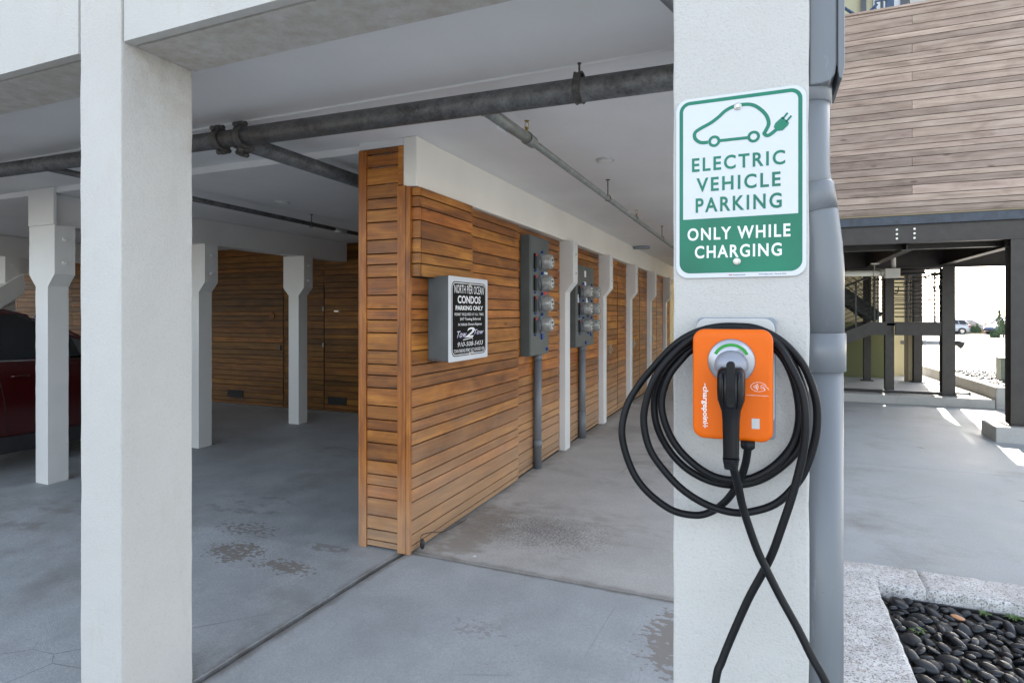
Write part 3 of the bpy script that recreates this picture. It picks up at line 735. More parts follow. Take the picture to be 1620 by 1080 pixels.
for z in (1.88, 1.665, 1.45):
    for y in (7.27, 7.66): meter(C2, y, z, -2.105); breaker(C2, y - .17, z, -2.105)
MB().box(-2.1045, -2.103, 7.34, 7.42, 2.07, 2.15).box(-2.1045, -2.103, 7.32, 7.42, 1.96, 2.01).box(-2.1045, -2.103, 7.04, 7.10, 1.74, 1.84).box(-2.1045, -2.103, 7.42, 7.5, 1.72, 1.82).build('label_plate', M['ink_w'], C2)
MB().box(-2.105, -2.09, 7.62, 7.66, 1.31, 1.35).build('seal', M['blue_tag'], C2); MB().box(-2.105, -2.09, 7.38, 7.42, 1.21, 1.25).build('seal', M['blue_tag'], C2)
tag(MB().cyl((-2.15, 5.76, .0), (-2.15, 5.76, 1.19), .040, 20).cyl((-2.15, 5.76, .22), (-2.15, 5.76, .30), .044, 20).cyl((-2.15, 5.76, 1.12), (-2.15, 5.76, 1.184), .046, 20).build('conduit', M['pvc']), 'grey conduit dropping to the floor from the tall meter cabinet', 'conduit')
tag(MB().cyl((-2.15, 7.40, .0), (-2.15, 7.40, 1.19), .045, 20).cyl((-2.15, 7.40, .0), (-2.15, 7.40, .35), .049, 20).cyl((-2.15, 7.40, 1.13), (-2.15, 7.40, 1.184), .052, 20).build('conduit', M['pvc']), 'grey conduit dropping to the floor from the wide meter cabinet', 'conduit')

# ================================================================== EV PARKING SIGN
E_ = empty('parking_sign', (0, 0, 0), 'green and white electric vehicle parking sign bolted on the stucco pillar', 'sign')
eb = lambda x, z, h: (x, 1.5745 - h, z)
MB().prism(rrect(-.2065, .0955, 1.699, 2.157, .030, 8), 1.5746, 1.5776, 1).build('panel', M['sign_w'], E_, .0006)
k = MB()
outer = rrect(-.198, .087, 1.711, 2.150, .026, 8)
inner = rrect(-.189, .078, 1.849, 2.141, .018, 8)
# inner white window has square lower corners
inn = [p for p in inner if p[1] > 2.0] ; inn = inn + [(-.189, 1.849), (.078, 1.849)]
stroke(k, rrect(-.1935, .0825, 1.7155, 2.1455, .022, 10), .009, eb, .0004, True)
polyflat(k, [(-.192, 1.849), (-.192, 1.735)] + [(-.192 + .020 - .020 * math.cos(R(a)), 1.734 - .020 * math.sin(R(a))) for a in range(0, 91, 10)] + [(.081 - .020 + .020 * math.sin(R(a)), 1.734 - .020 * math.cos(R(a))) for a in range(0, 91, 10)] + [(.081, 1.849)], eb, .00035)
car = [(-.128, 2.0415), (-.146, 2.043), (-.159, 2.054), (-.160, 2.068), (-.149, 2.077), (-.121, 2.090), (-.103, 2.102), (-.086, 2.116), (-.066, 2.124), (-.039, 2.1255), (-.020, 2.120), (-.003, 2.106), (.009, 2.089), (.013, 2.071), (.007, 2.056), (.003, 2.048), (.011, 2.0425), (.023, 2.049), (.034, 2.059)]
sp_ = [(p.x, p.y) for p in spline([(a, b, 0) for a, b in car], 6)]
stroke(k, sp_, .0085, eb, .0006)
stroke(k, [(-.100, 2.0425), (-.034, 2.0425)], .0075, eb, .0006)
for c_ in ((-.113, 2.0425), (-.021, 2.0435)): disc(k, c_, .0145, eb, .0007, 32, .0078)
polyflat(k, [(.024, 2.061), (.028, 2.071), (.043, 2.084), (.047, 2.080), (.058, 2.068), (.056, 2.062), (.044, 2.051), (.034, 2.051)], eb, .0008)
stroke(k, [(.044, 2.079), (.055, 2.092)], .0045, eb, .0008); stroke(k, [(.052, 2.071), (.063, 2.084)], .0045, eb, .0008)
for s_, a, b, z0, z1 in (('ELECTRIC', -.167, .0495, 1.969, 2.0045), ('VEHICLE', -.156, .0395, 1.917, 1.953), ('PARKING', -.158, .042, 1.8645, 1.902)):
    text_into(k, s_, a, b, z0, z1, None, bold=.022, basis=eb, depth=.0006, spacing=1.25)
k.build('green_print', M['sign_g'], E_)
k = MB()
text_into(k, 'ONLY WHILE', -.178, .061, 1.794, 1.826, None, bold=.022, basis=eb, depth=.0007, spacing=1.2)
text_into(k, 'CHARGING', -.160, .042, 1.7485, 1.7805, None, bold=.022, basis=eb, depth=.0007, spacing=1.2)
k.build('white_print', M['ink_w'], E_)
k = MB(); text_into(k, 'Authorized', -.069, -.041, 1.7035, 1.7065, None, bold=.01, basis=eb, depth=.0004); text_into(k, 'SmartSign.com - Part # 3936', -.009, .052, 1.703, 1.7065, None, bold=.01, basis=eb, depth=.0004); k.build('fine_print', M['sign_k'], E_)
k = MB(); text_into(k, '3M', -.079, -.071, 1.7035, 1.7065, None, bold=.03, basis=eb, depth=.0004); k.build('red_print', M['ink_r'], E_)
for c_ in ((-.0575, 2.1225), (-.0595, 1.738)):
    MB().tube([eb(*c_, 0), eb(*c_, .002), eb(*c_, .0025)], [.0092, .0092, .007], 20).tube([eb(*c_, .002), eb(*c_, .007), eb(*c_, .008)], [.0062, .0062, .005], 6).build('bolt', M['zinc'], E_)

# ================================================================== EV CHARGER
G = empty('ev_charger', (0, 0, 0), 'orange wall charger with black cable coiled around it on the stucco pillar', 'charger')
MB().prism(rrect(-.152, .029, 1.305, 1.5985, .010), 1.560, 1.5795, 1).build('mounting_plate', M['mgrey'], G, .002)
MB().prism(rrect(-.1535, .026, 1.34, 1.5965, .024, 8), 1.543, 1.5597, 1).build('back_cover', M['lgrey'], G, .003)
MB().prism(rrect(-.135, .005, 1.345, 1.545, .03, 8), 1.49, 1.543, 1).build('neck', M['mgrey'], G)
hb = MB(); N_ = 8
def ring_(x0, x1, z0, z1, r, y): return [(a, y, b) for a, b in rrect(x0, x1, z0, z1, r, N_)]
def loft(mb, rings, cap=True, smooth=True):
    n = len(rings[0]); vs = [p for r_ in rings for p in r_]; fs = []
    for j in range(len(rings) - 1):
        for i in range(n): fs.append((j * n + i, j * n + (i + 1) % n, (j + 1) * n + (i + 1) % n, (j + 1) * n + i))
    o = len(mb.v); mb.add(vs, fs, smooth)
    if cap:
        mb.f.append(tuple(o + i for i in range(n))); mb.sm.append(False); mb.mi.append(mb.cm)
        mb.f.append(tuple(o + (len(rings) - 1) * n + i for i in range(n))); mb.sm.append(False); mb.mi.append(mb.cm)
X0, X1, Z0, Z1 = -.153, .0215, 1.316, 1.572
loft(hb, [ring_(X0, X1, Z0, Z1, .026, 1.490), ring_(X0, X1, Z0, Z1, .026, 1.463), ring_(X0 + .0008, X1 - .0008, Z0 + .0008, Z1 - .0008, .026, 1.4595),
          ring_(X0 + .003, X1 - .003, Z0 + .003, Z1 - .003, .024, 1.4570), ring_(X0 + .007, X1 - .007, Z0 + .007, Z1 - .012, .021, 1.4552), ring_(X0 + .011, X1 - .011, Z0 + .011, Z1 - .020, .02, 1.4548)])
hs_ = hb.build('housing', M['orange'], G)
fb = lambda x, z, h: (x, 1.4548 - h, z)
cxr, czr = -.0672, 1.499
rg = MB().tube([(cxr, 1.456, czr), (cxr, 1.4515, czr), (cxr, 1.4490, czr), (cxr, 1.4505, czr)], [.0515, .0515, .0485, .040], 48, cap=False)
rg.build('holster_ring', M['silver'], G)
k = MB(); disc(k, (cxr, czr), .0418, fb, .0052, 48); k.build('holster_well', M['silver_pl'], G)
k = MB(); disc(k, (cxr, czr), .0412, fb, .0064, 32, .0345, 25, 155); k.build('status_light', M['green_led'], G)
dm = MB().sphere((cxr, 1.452, czr - .009), .0375, 32, 16, (1, .75, .92)); dm.build('holster_dome', M['silver_pl'], G)
k = MB()
# lettering runs downwards: local x -> -z
vb = lambda x, z, h: (-.1155 + (z) , 1.4548 - h, 1.4415 - x)
vb = lambda x, z, h: (-.1285 + z, 1.4548 - h, 1.4380 - x)
text_into(k, 'chargepoin', 0, .083, -.0045, .0110, None, bold=.022, basis=vb, depth=.0008)
stroke(k, [(-.008, .0035), (-.001, .0035)], .0018, vb, .0008)
stroke(k, [(.084, .0035), (.0965, .0035)], .0018, vb, .0008); stroke(k, [(.0855, -.001), (.0855, .010)], .0018, vb, .0008); stroke(k, [(.092, -.001), (.092, .0095)], .0018, vb, .0008)
k.build('lettering', M['ink_o'], G)
k = MB()
el = [(-.009 + .0165 * math.cos(R(a)), 1.4425 + .0105 * math.sin(R(a))) for a in range(20, 330, 8)]
stroke(k, el, .0007, fb, .0006)
for r_ in (.003, .006, .009, .012): disc(k, (-.0205 - 0.001, 1.4425), r_, fb, .0006, 10, r_ - .0011, -38, 38)
stroke(k, [(-.0055, 1.4445), (-.001, 1.4475), (.004, 1.4455), (.009, 1.4415), (.0125, 1.437)], .0007, fb, .0006)
stroke(k, [(-.0055, 1.4405), (-.001, 1.4435), (.002, 1.4415), (.005, 1.4365)], .0007, fb, .0006)
stroke(k, [(-.004, 1.4385), (.001, 1.4405), (.0045, 1.4340)], .0007, fb, .0006)
text_into(k, 'chargepoint.com/support', -.0345, .0115, 1.4215, 1.4245, None, basis=fb, depth=.0005)
k.build('tap_symbol', M['ink_o'], G)
k = MB(); polyflat(k, [(-.0235, 1.347), (-.007, 1.347), (-.007, 1.3705), (-.0235, 1.3705)], fb, .0004); k.build('blank_sticker', M['lgrey'], G)
# connector: silver holster holds a black handle pointing down
hd = MB()
def hring(zc, y, w, t_, r_=.4): 
    pts = []
    for i in range(20):
        a = 2 * math.pi * i / 20; ca, sa = math.cos(a), math.sin(a)
        pts.append((cxc + w * (abs(ca) ** .7) * (1 if ca > 0 else -1), y + t_ * (abs(sa) ** .8) * (1 if sa > 0 else -1), zc))
    return pts
cxc = -.0655
prof = [(1.488, 1.420, .022, .018), (1.482, 1.414, .0280, .022), (1.470, 1.410, .0300, .025), (1.440, 1.407, .0300, .0255), (1.418, 1.406, .0290, .025), (1.405, 1.406, .0250, .022), (1.392, 1.406, .0205, .019), (1.370, 1.406, .0185, .017), (1.330, 1.406, .0175, .0165), (1.292, 1.406, .0170, .016), (1.287, 1.406, .0170, .016)]
loft(hd, [hring(z, y, w, t_) for z, y, w, t_ in prof])
for i in range(5):
    zz = 1.286 - i * .0045
    loft(hd, [hring(zz, 1.406, .0178 - i * .0008, .0172 - i * .0008), hring(zz - .0032, 1.406, .0178 - i * .0008, .0172 - i * .0008)])
    loft(hd, [hring(zz - .0032, 1.406, .0145, .014), hring(zz - .0045, 1.406, .0145, .014)])
hd.build('connector_handle', M['blackpl'], G)
lv = MB().prism(rrect(cxc - .0088, cxc + .0088, 1.402, 1.503, .0075, 5), 1.3770, 1.402, 1); lo = lv.build('latch_lever', M['rubber'], G, .002)
rb = MB()
for i in range(9): rb.box(cxc - .0085, cxc + .0085, 1.3752, 1.3770, 1.412 + i * .0038, 1.4135 + i * .0038)
rb.build('lever_ribs', M['rubber'], lo)
for s_ in (-1, 1):
    MB().tube([(cxc + s_ * .0165, 1.3855, 1.478), (cxc + s_ * .0172, 1.3825, 1.46), (cxc + s_ * .0168, 1.3815, 1.425), (cxc + s_ * .0125, 1.387, 1.400)], [.0015, .0028, .0028, .0015], 8).build('grip_rib', M['blackpl'], G)
MB().tube([(-.032, 1.462, 1.318), (-.032, 1.462, 1.302), (-.032, 1.462, 1.298)], [.0155, .0155, .012], 20).build('cable_gland', M['rubber'], G)
CAB= [(-0.032, 1.46, 1.299), (-0.039, 1.49, 1.252), (-0.056, 1.515, 1.199), (-0.085, 1.53, 1.151), (-0.12, 1.53, 1.121), (-0.158, 1.52, 1.112), (-0.213, 1.51, 1.123), (-0.273, 1.5, 1.168), (-0.31, 1.5, 1.223), (-0.331, 1.5, 1.301), (-0.321, 1.51, 1.37), (-0.293, 1.52, 1.424), (-0.245, 1.52, 1.485), (-0.198, 1.515, 1.534), (-0.153, 1.515, 1.562), (-0.104, 1.515, 1.576), (-0.056, 1.515, 1.578), (-0.01, 1.515, 1.572), (0.04, 1.52, 1.544), (0.081, 1.53, 1.497), (0.103, 1.53, 1.447), (0.115, 1.53, 1.389), (0.111, 1.53, 1.321), (0.09, 1.53, 1.246), (0.063, 1.53, 1.199), (0.027, 1.52, 1.163), (-0.019, 1.51, 1.143), (-0.065, 1.5, 1.137), (-0.122, 1.5, 1.147), (-0.175, 1.49, 1.177), (-0.22, 1.49, 1.218), (-0.259, 1.49, 1.272), (-0.274, 1.49, 1.339), (-0.266, 1.49, 1.397), (-0.243, 1.49, 1.456), (-0.206, 1.495, 1.506), (-0.161, 1.5, 1.546), (-0.112, 1.5, 1.567), (-0.06, 1.5, 1.57), (-0.009, 1.5, 1.562), (0.036, 1.515, 1.534), (0.068, 1.535, 1.484), (0.09, 1.545, 1.42), (0.093, 1.55, 1.355), (0.08, 1.55, 1.295), (0.041, 1.55, 1.244), (-0.01, 1.55, 1.205), (-0.067, 1.54, 1.191), (-0.125, 1.53, 1.199), (-0.18, 1.53, 1.226), (-0.223, 1.53, 1.272), (-0.248, 1.52, 1.331), (-0.252, 1.52, 1.394), (-0.233, 1.51, 1.455), (-0.203, 1.515, 1.497), (-0.163, 1.52, 1.529), (-0.115, 1.53, 1.556), (-0.061, 1.53, 1.559), (-0.01, 1.53, 1.55), (0.032, 1.535, 1.52), (0.059, 1.54, 1.474), (0.075, 1.545, 1.414), (0.078, 1.55, 1.354), (0.064, 1.55, 1.298), (0.027, 1.53, 1.252), (-0.019, 1.515, 1.222), (-0.065, 1.51, 1.211), (-0.113, 1.505, 1.218), (-0.162, 1.505, 1.247), (-0.202, 1.505, 1.29), (-0.226, 1.5, 1.346), (-0.231, 1.5, 1.398), (-0.214, 1.5, 1.454), (-0.187, 1.505, 1.493), (-0.158, 1.515, 1.522), (-0.105, 1.53, 1.546), (-0.052, 1.53, 1.549), (-0.0, 1.525, 1.54), (0.035, 1.5, 1.527), (0.061, 1.49, 1.483), (0.081, 1.485, 1.432), (0.088, 1.48, 1.376), (0.085, 1.48, 1.31), (0.072, 1.48, 1.242), (0.057, 1.48, 1.183), (0.039, 1.48, 1.122), (0.02, 1.482, 1.061), (-0.0, 1.485, 1.012), (-0.031, 1.485, 0.945), (-0.065, 1.48, 0.859), (-0.088, 1.47, 0.797), (-0.102, 1.46, 0.746)]
LEAD= [(-0.061, 1.4, 1.271), (-0.051, 1.43, 1.218), (-0.041, 1.45, 1.163), (-0.015, 1.46, 1.079), (0.007, 1.462, 1.03), (0.036, 1.46, 0.973), (0.071, 1.45, 0.914), (0.098, 1.44, 0.863), (0.121, 1.43, 0.825)]
CAB = [(-.032, 1.462, 1.315)] + CAB + [(-.118, 1.44, .55), (-.13, 1.38, .25), (-.10, 1.30, .05), (.02, 1.22, .012), (.22, 1.20, .012), (.36, 1.28, .012), (.38, 1.40, .03), (.34, 1.44, .2), (.26, 1.42, .5), (.17, 1.42, .72)]
LEAD = [(-.0655, 1.406, 1.30)] + LEAD
cb = MB().tube(spline(CAB + LEAD[::-1], 7), .0089, 14); cb.build('cable', M['rubber'], G)

# ================================================================== GREY CONDUIT RISER beside the pillar
Q = empty('conduit_riser', (0, 0, 0), 'fat grey conduit riser with junction box standing beside the charger pillar', 'conduit')
cx_, cy_ = .1305, 1.68
up_ = [(.103, cy_, 2.14), (.103, cy_, 1.96), (.106, cy_, 1.93), (.127, cy_, 1.77), (cx_, cy_, 1.72), (cx_, cy_, 1.55), (cx_, cy_, -.02)]
MB().tube([(.100, cy_, 2.24), (.100, cy_, 1.985), (.102, cy_, 1.95), (.112, cy_, 1.89)], .055, 32).build('upper_pipe', M['pvc'], Q)
MB().tube([(.108, cy_, 1.93), (.119, cy_, 1.845), (.1265, cy_, 1.78), (cx_, cy_, 1.72), (cx_, cy_, 1.55)], .0565, 32).build('offset_bend', M['pvc'], Q)
MB().tube([(cx_, cy_, 1.562), (cx_, cy_, -.02)], .0545, 32).build('lower_pipe', M['pvc'], Q)
MB().tube([(.099, cy_, 2.215), (.099, cy_, 2.135), (.099, cy_, 2.133)], [.0605, .0605, .056], 32).build('coupling', M['pvc'], Q)
MB().tube([(.103, cy_, 1.930), (.1035, cy_, 1.928), (.113, cy_, 1.862), (.1135, cy_, 1.860)], [.056, .0610, .0610, .057], 32).build('coupling', M['pvc'], Q)
MB().tube([(cx_, cy_, 1.5605), (cx_, cy_, 1.559), (cx_, cy_, 1.466), (cx_, cy_, 1.4645)], [.056, .0605, .0605, .056], 32).build('coupling', M['pvc'], Q)
jb = MB().prism([(.104, 3.2), (.104, 2.165), (.130, 2.165), (.150, 2.170), (.160, 2.185), (.164, 2.21), (.164, 3.2)], 1.612, 1.79, 1)
jb.build('junction_box', M['pvc'], Q, .004)
MB().prism([(.1655, 3.2), (.1655, 2.19), (.1685, 2.172), (.174, 2.168), (.1795, 2.20), (.1795, 3.2)], 1.607, 1.795, 1).build('box_lid', M['pvc'], Q, .002)
MB().box(.1638, .1656, 1.611, 1.791, 2.2, 3.2).build('gasket', M['clad'], Q)

# ================================================================== FRONT PLANTER
Kb = empty('planter_kerb', (0, 0, 0), 'speckled exposed aggregate kerb around the bed of black pebbles', 'kerb')
def curb(mb, x0, x1, y0, y1, z1, nb_=40, axis=0, jit=.0):
    mb.box(x0, x1, y0, y1, -.08, z1)
MB().prism([(.20, 2.0), (.582, 2.0), (.582, 3.814), (.812, 3.814), (.816, 4.10), (.20, 4.10)], -.08, .118, 2).build('kerb_stone', M['agg'], Kb)
MB().prism([(.8135, 3.814), (1.92, 3.814), (1.92, 4.10), (.8175, 4.10)], -.08, .118, 2).build('kerb_stone', M['agg'], Kb)
MB().box(.583, 1.92, 2.0, 2.2, -.08, .118).build('kerb_stone', M['agg'], Kb, .02)
MB().box(1.70, 1.92, 2.21, 3.81, -.08, .118).build('kerb_stone', M['agg'], Kb, .02)
struct('planter_soil', MB().box(.584, 1.70, 2.2, 3.812, -.08, .022), M['soil'])
tag(MB().box(.70, 1.5, 3.785, 3.80, .02, .060).build('edging_strip', M['clad']), 'black edging strip along the inner face of the planter kerb', 'edging')
tx = bpy.data.textures.new('kerb_noise', 'CLOUDS'); tx.noise_scale = .05; tx.noise_depth = 3
tx2 = bpy.data.textures.new('trowel_noise', 'CLOUDS'); tx2.noise_scale = .09; tx2.noise_depth = 2
for o in list(Kb.children) + [c for c in B.children if c.name.split('.')[0] in ('post', 'pillar') and c.data.vertices[0].co.y < 5.3]:
    kerb = o.parent == Kb
    bm = bmesh.new(); bm.from_mesh(o.data)
    if kerb: bmesh.ops.bevel(bm, geom=[e_ for e_ in bm.edges if not (abs(e_.verts[0].co.x - .815) < .004 and abs(e_.verts[1].co.x - .815) < .004)], offset=.020, segments=3, affect='EDGES', profile=.5)
    for ax_ in (0, 1, 2):
        lo = min(v.co[ax_] for v in bm.verts); hi = max(v.co[ax_] for v in bm.verts); q = lo + .04
        no = [0, 0, 0]; no[ax_] = 1
        while q < min(hi - .01, 3.0 if ax_ == 2 else 99):
            co = [0, 0, 0]; co[ax_] = q
            bmesh.ops.bisect_plane(bm, geom=bm.verts[:] + bm.edges[:] + bm.faces[:], plane_co=co, plane_no=no); q += .035 if kerb else .07
    bmesh.ops.triangulate(bm, faces=[f_ for f_ in bm.faces if len(f_.verts) > 4])
    for f_ in bm.faces: f_.smooth = kerb
    bm.to_mesh(o.data); bm.free()
    if kerb:
        for mo in list(o.modifiers): o.modifiers.remove(mo)
    dm_ = o.modifiers.new('rough', 'DISPLACE'); dm_.texture = tx if kerb else tx2; dm_.texture_coords = 'GLOBAL'; dm_.strength = .014 if kerb else .007; dm_.mid_level = .5
# pebbles: an under layer as one mass, the visible ones each on their own
def peb_mesh(seed, mat):
    r_ = random.Random(seed); mb = MB(); nu, nv = 20, 12
    a = 1.0; b = r_.uniform(.52, .85); c_ = r_.uniform(.32, .50); e1 = r_.uniform(-.15, .15); e2 = r_.uniform(-.12, .12)
    vs = []
    for j in range(nv + 1):
        th = math.pi * j / nv
        for i in range(nu):
            ph = 2 * math.pi * i / nu
            x, y, z = math.sin(th) * math.cos(ph), math.sin(th) * math.sin(ph), math.cos(th)
            q = 1 + .05 * math.sin(2.3 * ph + seed) + .03 * math.sin(3 * ph + 2 * seed)
            vs.append((a * x * q * (1 + e1 * y), b * y * q * (1 + e2 * x), c_ * z * (1 + .12 * x * e1 * 4)))
    fs = [(j * nu + i, (j + 1) * nu + i, (j + 1) * nu + (i + 1) % nu, j * nu + (i + 1) % nu) for j in range(nv) for i in range(nu)]
    mb.add(vs, fs, True)
    o = mb.build('pebble', mat, None, merge=True); me = o.data; bpy.data.objects.remove(o); return me
PM = [peb_mesh(i, M['pebble'] if i % 3 else M['pebble_b']) for i in range(20)]
def in_view(x, y):
    s_, c_ = math.sin(R(22.96)), math.cos(R(22.96)); dd = -x * s_ + y * c_; rr = x * c_ + y * s_
    u = 810 + 937 * rr / dd; v = 495 + 937 * 1.55 / dd; return u < 1660 and v < 1120
pts = []; rp_ = random.Random(21)
for _ in range(60000):
    x = rp_.uniform(.60, 1.68); y = rp_.uniform(2.25, 3.79)
    if not in_view(x, y): continue
    r_ = .023 + .021 * rp_.random() ** 1.6
    if x - r_ < .588 or y + r_ > 3.783: continue
    if all((x - a) ** 2 + (y - b) ** 2 > ((r_ + q) * .80) ** 2 for a, b, q in pts): pts.append((x, y, r_))
    if len(pts) >= 290: break
orange_i = min(range(len(pts)), key=lambda i: (pts[i][0] - .90) ** 2 + (pts[i][1] - 3.62) ** 2)
for i, (x, y, r_) in enumerate(pts):
    o = bpy.data.objects.new('pebble', PM[rp_.randrange(len(PM))]); COL.objects.link(o)
    s_ = r_ * 1.22; o.scale = (s_, s_, s_ * rp_.uniform(.85, 1.1))
    o.rotation_euler = (rp_.gauss(0, .28), rp_.gauss(0, .28), rp_.gauss(2.3, .8))
    o.location = (x, y, .040 + rp_.uniform(0, .022))
    if i == orange_i:
        o.data = o.data.copy(); o.data.materials[0] = M['pebble_o']; o.scale = (.03, .02, .02); o.location.z = .078
        tag(o, 'small orange pebble among the black ones in the planter', 'pebble')
    else: tag(o, 'smooth black river pebble lying in the planter bed', 'pebble', 'black pebbles in the planter bed')
ub = MB(); small = MB()
for _ in range(900):
    x = rp_.uniform(.60, 1.68); y = rp_.uniform(2.23, 3.78); r_ = rp_.uniform(.010, .022)
    small.sphere((x, y, .024 + r_ * .3), r_, 10, 6, (1, rp_.uniform(.5, .9), .5), Matrix.Rotation(rp_.uniform(0, 3), 3, 'Z'))
tag(small.build('pebble_bed', M['pebble_b']), 'bed of small dark stones filling the gaps between the pebbles', 'pebbles', kind='stuff')
def weed(x, y, n, h, label, seed):
    r_ = random.Random(seed); o = thing('weed', (x, y, .05), label, 'weed'); mb = MB()
    for i in range(n):
        a = r_.uniform(0, 6.28); l = h * r_.uniform(.5, 1); w = r_.uniform(.003, .006); d_ = Vector((math.cos(a), math.sin(a), 0)); q = Vector((-d_.y, d_.x, 0))
        P_ = [Vector((0, 0, 0)) + d_ * l * t * .9 + Vector((0, 0, h * (t * 1.3 - t * t * .9))) for t in (0, .35, .7, 1)]
        ws = (w * .6, w, w * .8, .0005); vs = []
        for p, ww in zip(P_, ws): vs += [p - q * ww, p + q * ww]
        mb.add(vs, [(0, 1, 3, 2), (2, 3, 5, 4), (4, 5, 7, 6)])
    mb.build('leaves', M['leaf'], o)
weed(.697, 3.42, 34, .05, 'small green weed tuft by the left kerb of the planter', 1)
weed(1.17, 3.74, 40, .06, 'sparse grass tuft against the back kerb of the planter', 2)
weed(1.30, 3.66, 22, .035, 'low green sprout at the right end of the planter', 3)
weed(.795, 3.03, 16, .035, 'tiny pale sprout between pebbles near the planter front', 4)
weed(1.045, 3.75, 24, .045, 'thin grass blades beside the back kerb', 5)

# ================================================================== OPPOSITE BUILDING
O = empty('opposite_building', (0, 0, 0), 'building across the drive with weathered grey board wall over dark steel frame', 'building')
YP = 9.35
f = MB()
boards(f, 0, .6, 7.5, YP, -1, 2.935, 5.70, joint=lambda w, z: [1.832, 4.25, 6.7] if w else ([3.05, 5.5] if int(z * 100) % 4 == 0 else []), ref=2.935 + .377 - .121, gap=.008)
f.build('weathered_boards', M['wood_grey'], O, .001, 1)
box_obj('wall_core', (.6, 7.5, YP + .02, YP + .2, 2.92, 5.69), M['backing'], O)
MB().box(.6, 7.5, YP - .02, YP + .2, 5.701, 5.73).build('top_cap', M['wood_grey'], O, .003)
MB().box(.6, 7.5, YP - .012, YP + .01, 2.912, 2.934).build('bottom_trim', M['tanpost'], O)
ib = MB().box(.6, 7.5, YP - .03, YP + .10, 2.79, 2.905); ib.build('channel', M['steel_blue'], O, .003)
ib = MB().box(.6, 7.5, YP + .02, YP + .04, 2.56, 2.789).box(.6, 7.5, YP - .01, YP + .13, 2.545, 2.56)
ib.build('front_beam', M['steel'], O)
bl = MB()
for x in (1.66, 1.86):
    for z in (2.61, 2.67, 2.73): bl.cyl((x, YP + .02, z), (x, YP + .008, z), .014, 10)
bl.build('bolt_rows', M['zinc'], O)
# joists run back
for x in (1.80, 2.93, 5.2):
    jj = MB(); jj.box(x - .005, x + .005, YP + .14, 12.60, 2.47, 2.79).box(x - .06, x + .06, YP + .14, 12.60, 2.455, 2.47); jj.build('joist', M['steel'], O)
MB().box(.6, 7.5, 9.75, 9.77, 2.50, 2.79).box(.6, 7.5, 9.70, 9.82, 2.49, 2.50).build('cross_beam', M['steel'], O)
MB().box(.6, 7.5, 12.60, 12.62, 2.43, 2.79).box(.6, 7.5, 12.55, 12.69, 2.415, 2.43).build('rear_beam', M['steel'], O)
MB().box(.6, 3.12, 14.75, 14.80, 2.45, 2.79).build('rear_beam', M['steel'], O)
MB().box(.6, 7.5, YP + .21, 12.70, 2.80, 2.92).box(.6, 3.12, 12.70, 15.6, 2.80, 2.92).build('deck', M['steel'], O)
def hcol(x, y, z0, z1, w=.15, d_=.15, name='steel_column', mat='steel'):
    mb = MB().box(x - w / 2, x + w / 2, y - d_ / 2, y - d_ / 2 + .012, z0, z1).box(x - w / 2, x + w / 2, y + d_ / 2 - .012, y + d_ / 2, z0, z1).box(x - .006, x + .006, y - d_ / 2 + .012, y + d_ / 2 - .012, z0, z1)
    mb.box(x - w / 2 - .05, x + w / 2 + .05, y - d_ / 2 - .05, y + d_ / 2 + .05, z0, z0 + .015)
    return mb.build(name, M[mat], O)
hcol(2.985, 9.45, .19, 2.544, .20, .20); hcol(5.2, 9.45, .19, 2.544, .20, .20)
hcol(3.02, 12.72, .15, 2.414, .19, .19); hcol(2.15, 12.82, .15, 2.414, .14, .14); hcol(2.07, 14.78, .15, 2.449, .13, .13); hcol(3.01, 14.90, .15, 2.449, .15, .15)
MB().box(2.81, 2.87, 15.0, 15.1, .15, 2.45).build('tan_post', M['tanpost'], O); MB().box(2.87, 2.975, 15.02, 15.1, .15, 2.45).build('pale_post', M['cream_wall'], O)
tag(MB().box(2.68, 3.35, 9.17, 9.72, -.02, .19).build('footing', M['conc_s'], O, .012), 'concrete footing block under the front column')
MB().box(4.9, 5.5, 9.17, 9.72, -.02, .19).build('footing', M['conc_s'], O, .012)
# upper part behind the board wall: yellow house with blue rails and dark windows
MB().box(-.4, 3.12, 13.0, 17.5, 2.93, 12.5).build('upper_house', M['yellow_wall'], O)
MB().box(1.72, 1.80, 12.93, 12.99, 5.8, 9).build('window_frame', M['window'], O); MB().box(2.35, 2.47, 12.93, 12.99, 5.8, 9).build('window_frame', M['window'], O)
MB().box(2.05, 2.35, 12.95, 12.99, 5.8, 9.0).box(1.92, 2.03, 12.95, 12.99, 5.8, 9).build('window_pane', M['sign_w'], O)
MB().box(2.50, 2.78, 12.95, 12.99, 6.4, 9.0).build('window_pane', M['lgrey'], O)
MB().box(.6, 7.5, YP + .2, 13.0, 5.4, 5.5).build('roof_deck', M['steel'], O)
br_ = MB()
YR = 10.6
for x in (1.60, 1.69): br_.box(x - .012, x + .012, YR - .02, YR + .02, 5.5, 6.42)
br_.box(1.735, 1.835, YR - .05, YR + .05, 5.5, 9)
for z in (6.16, 6.20, 6.40): br_.box(1.60, 2.6, YR - .01, YR + .01, z, z + .02)
br_.tube([(1.15, YR, 5.95), (1.62, YR, 6.36)], .022, 6).tube([(1.15, YR, 6.42), (1.62, YR, 5.98)], .022, 6)
br_.box(2.6, 2.66, YR - .03, YR + .03, 5.5, 9)
tag(br_.build('blue_railing', M['bluepaint'], O), 'blue painted balcony rail above the board wall')
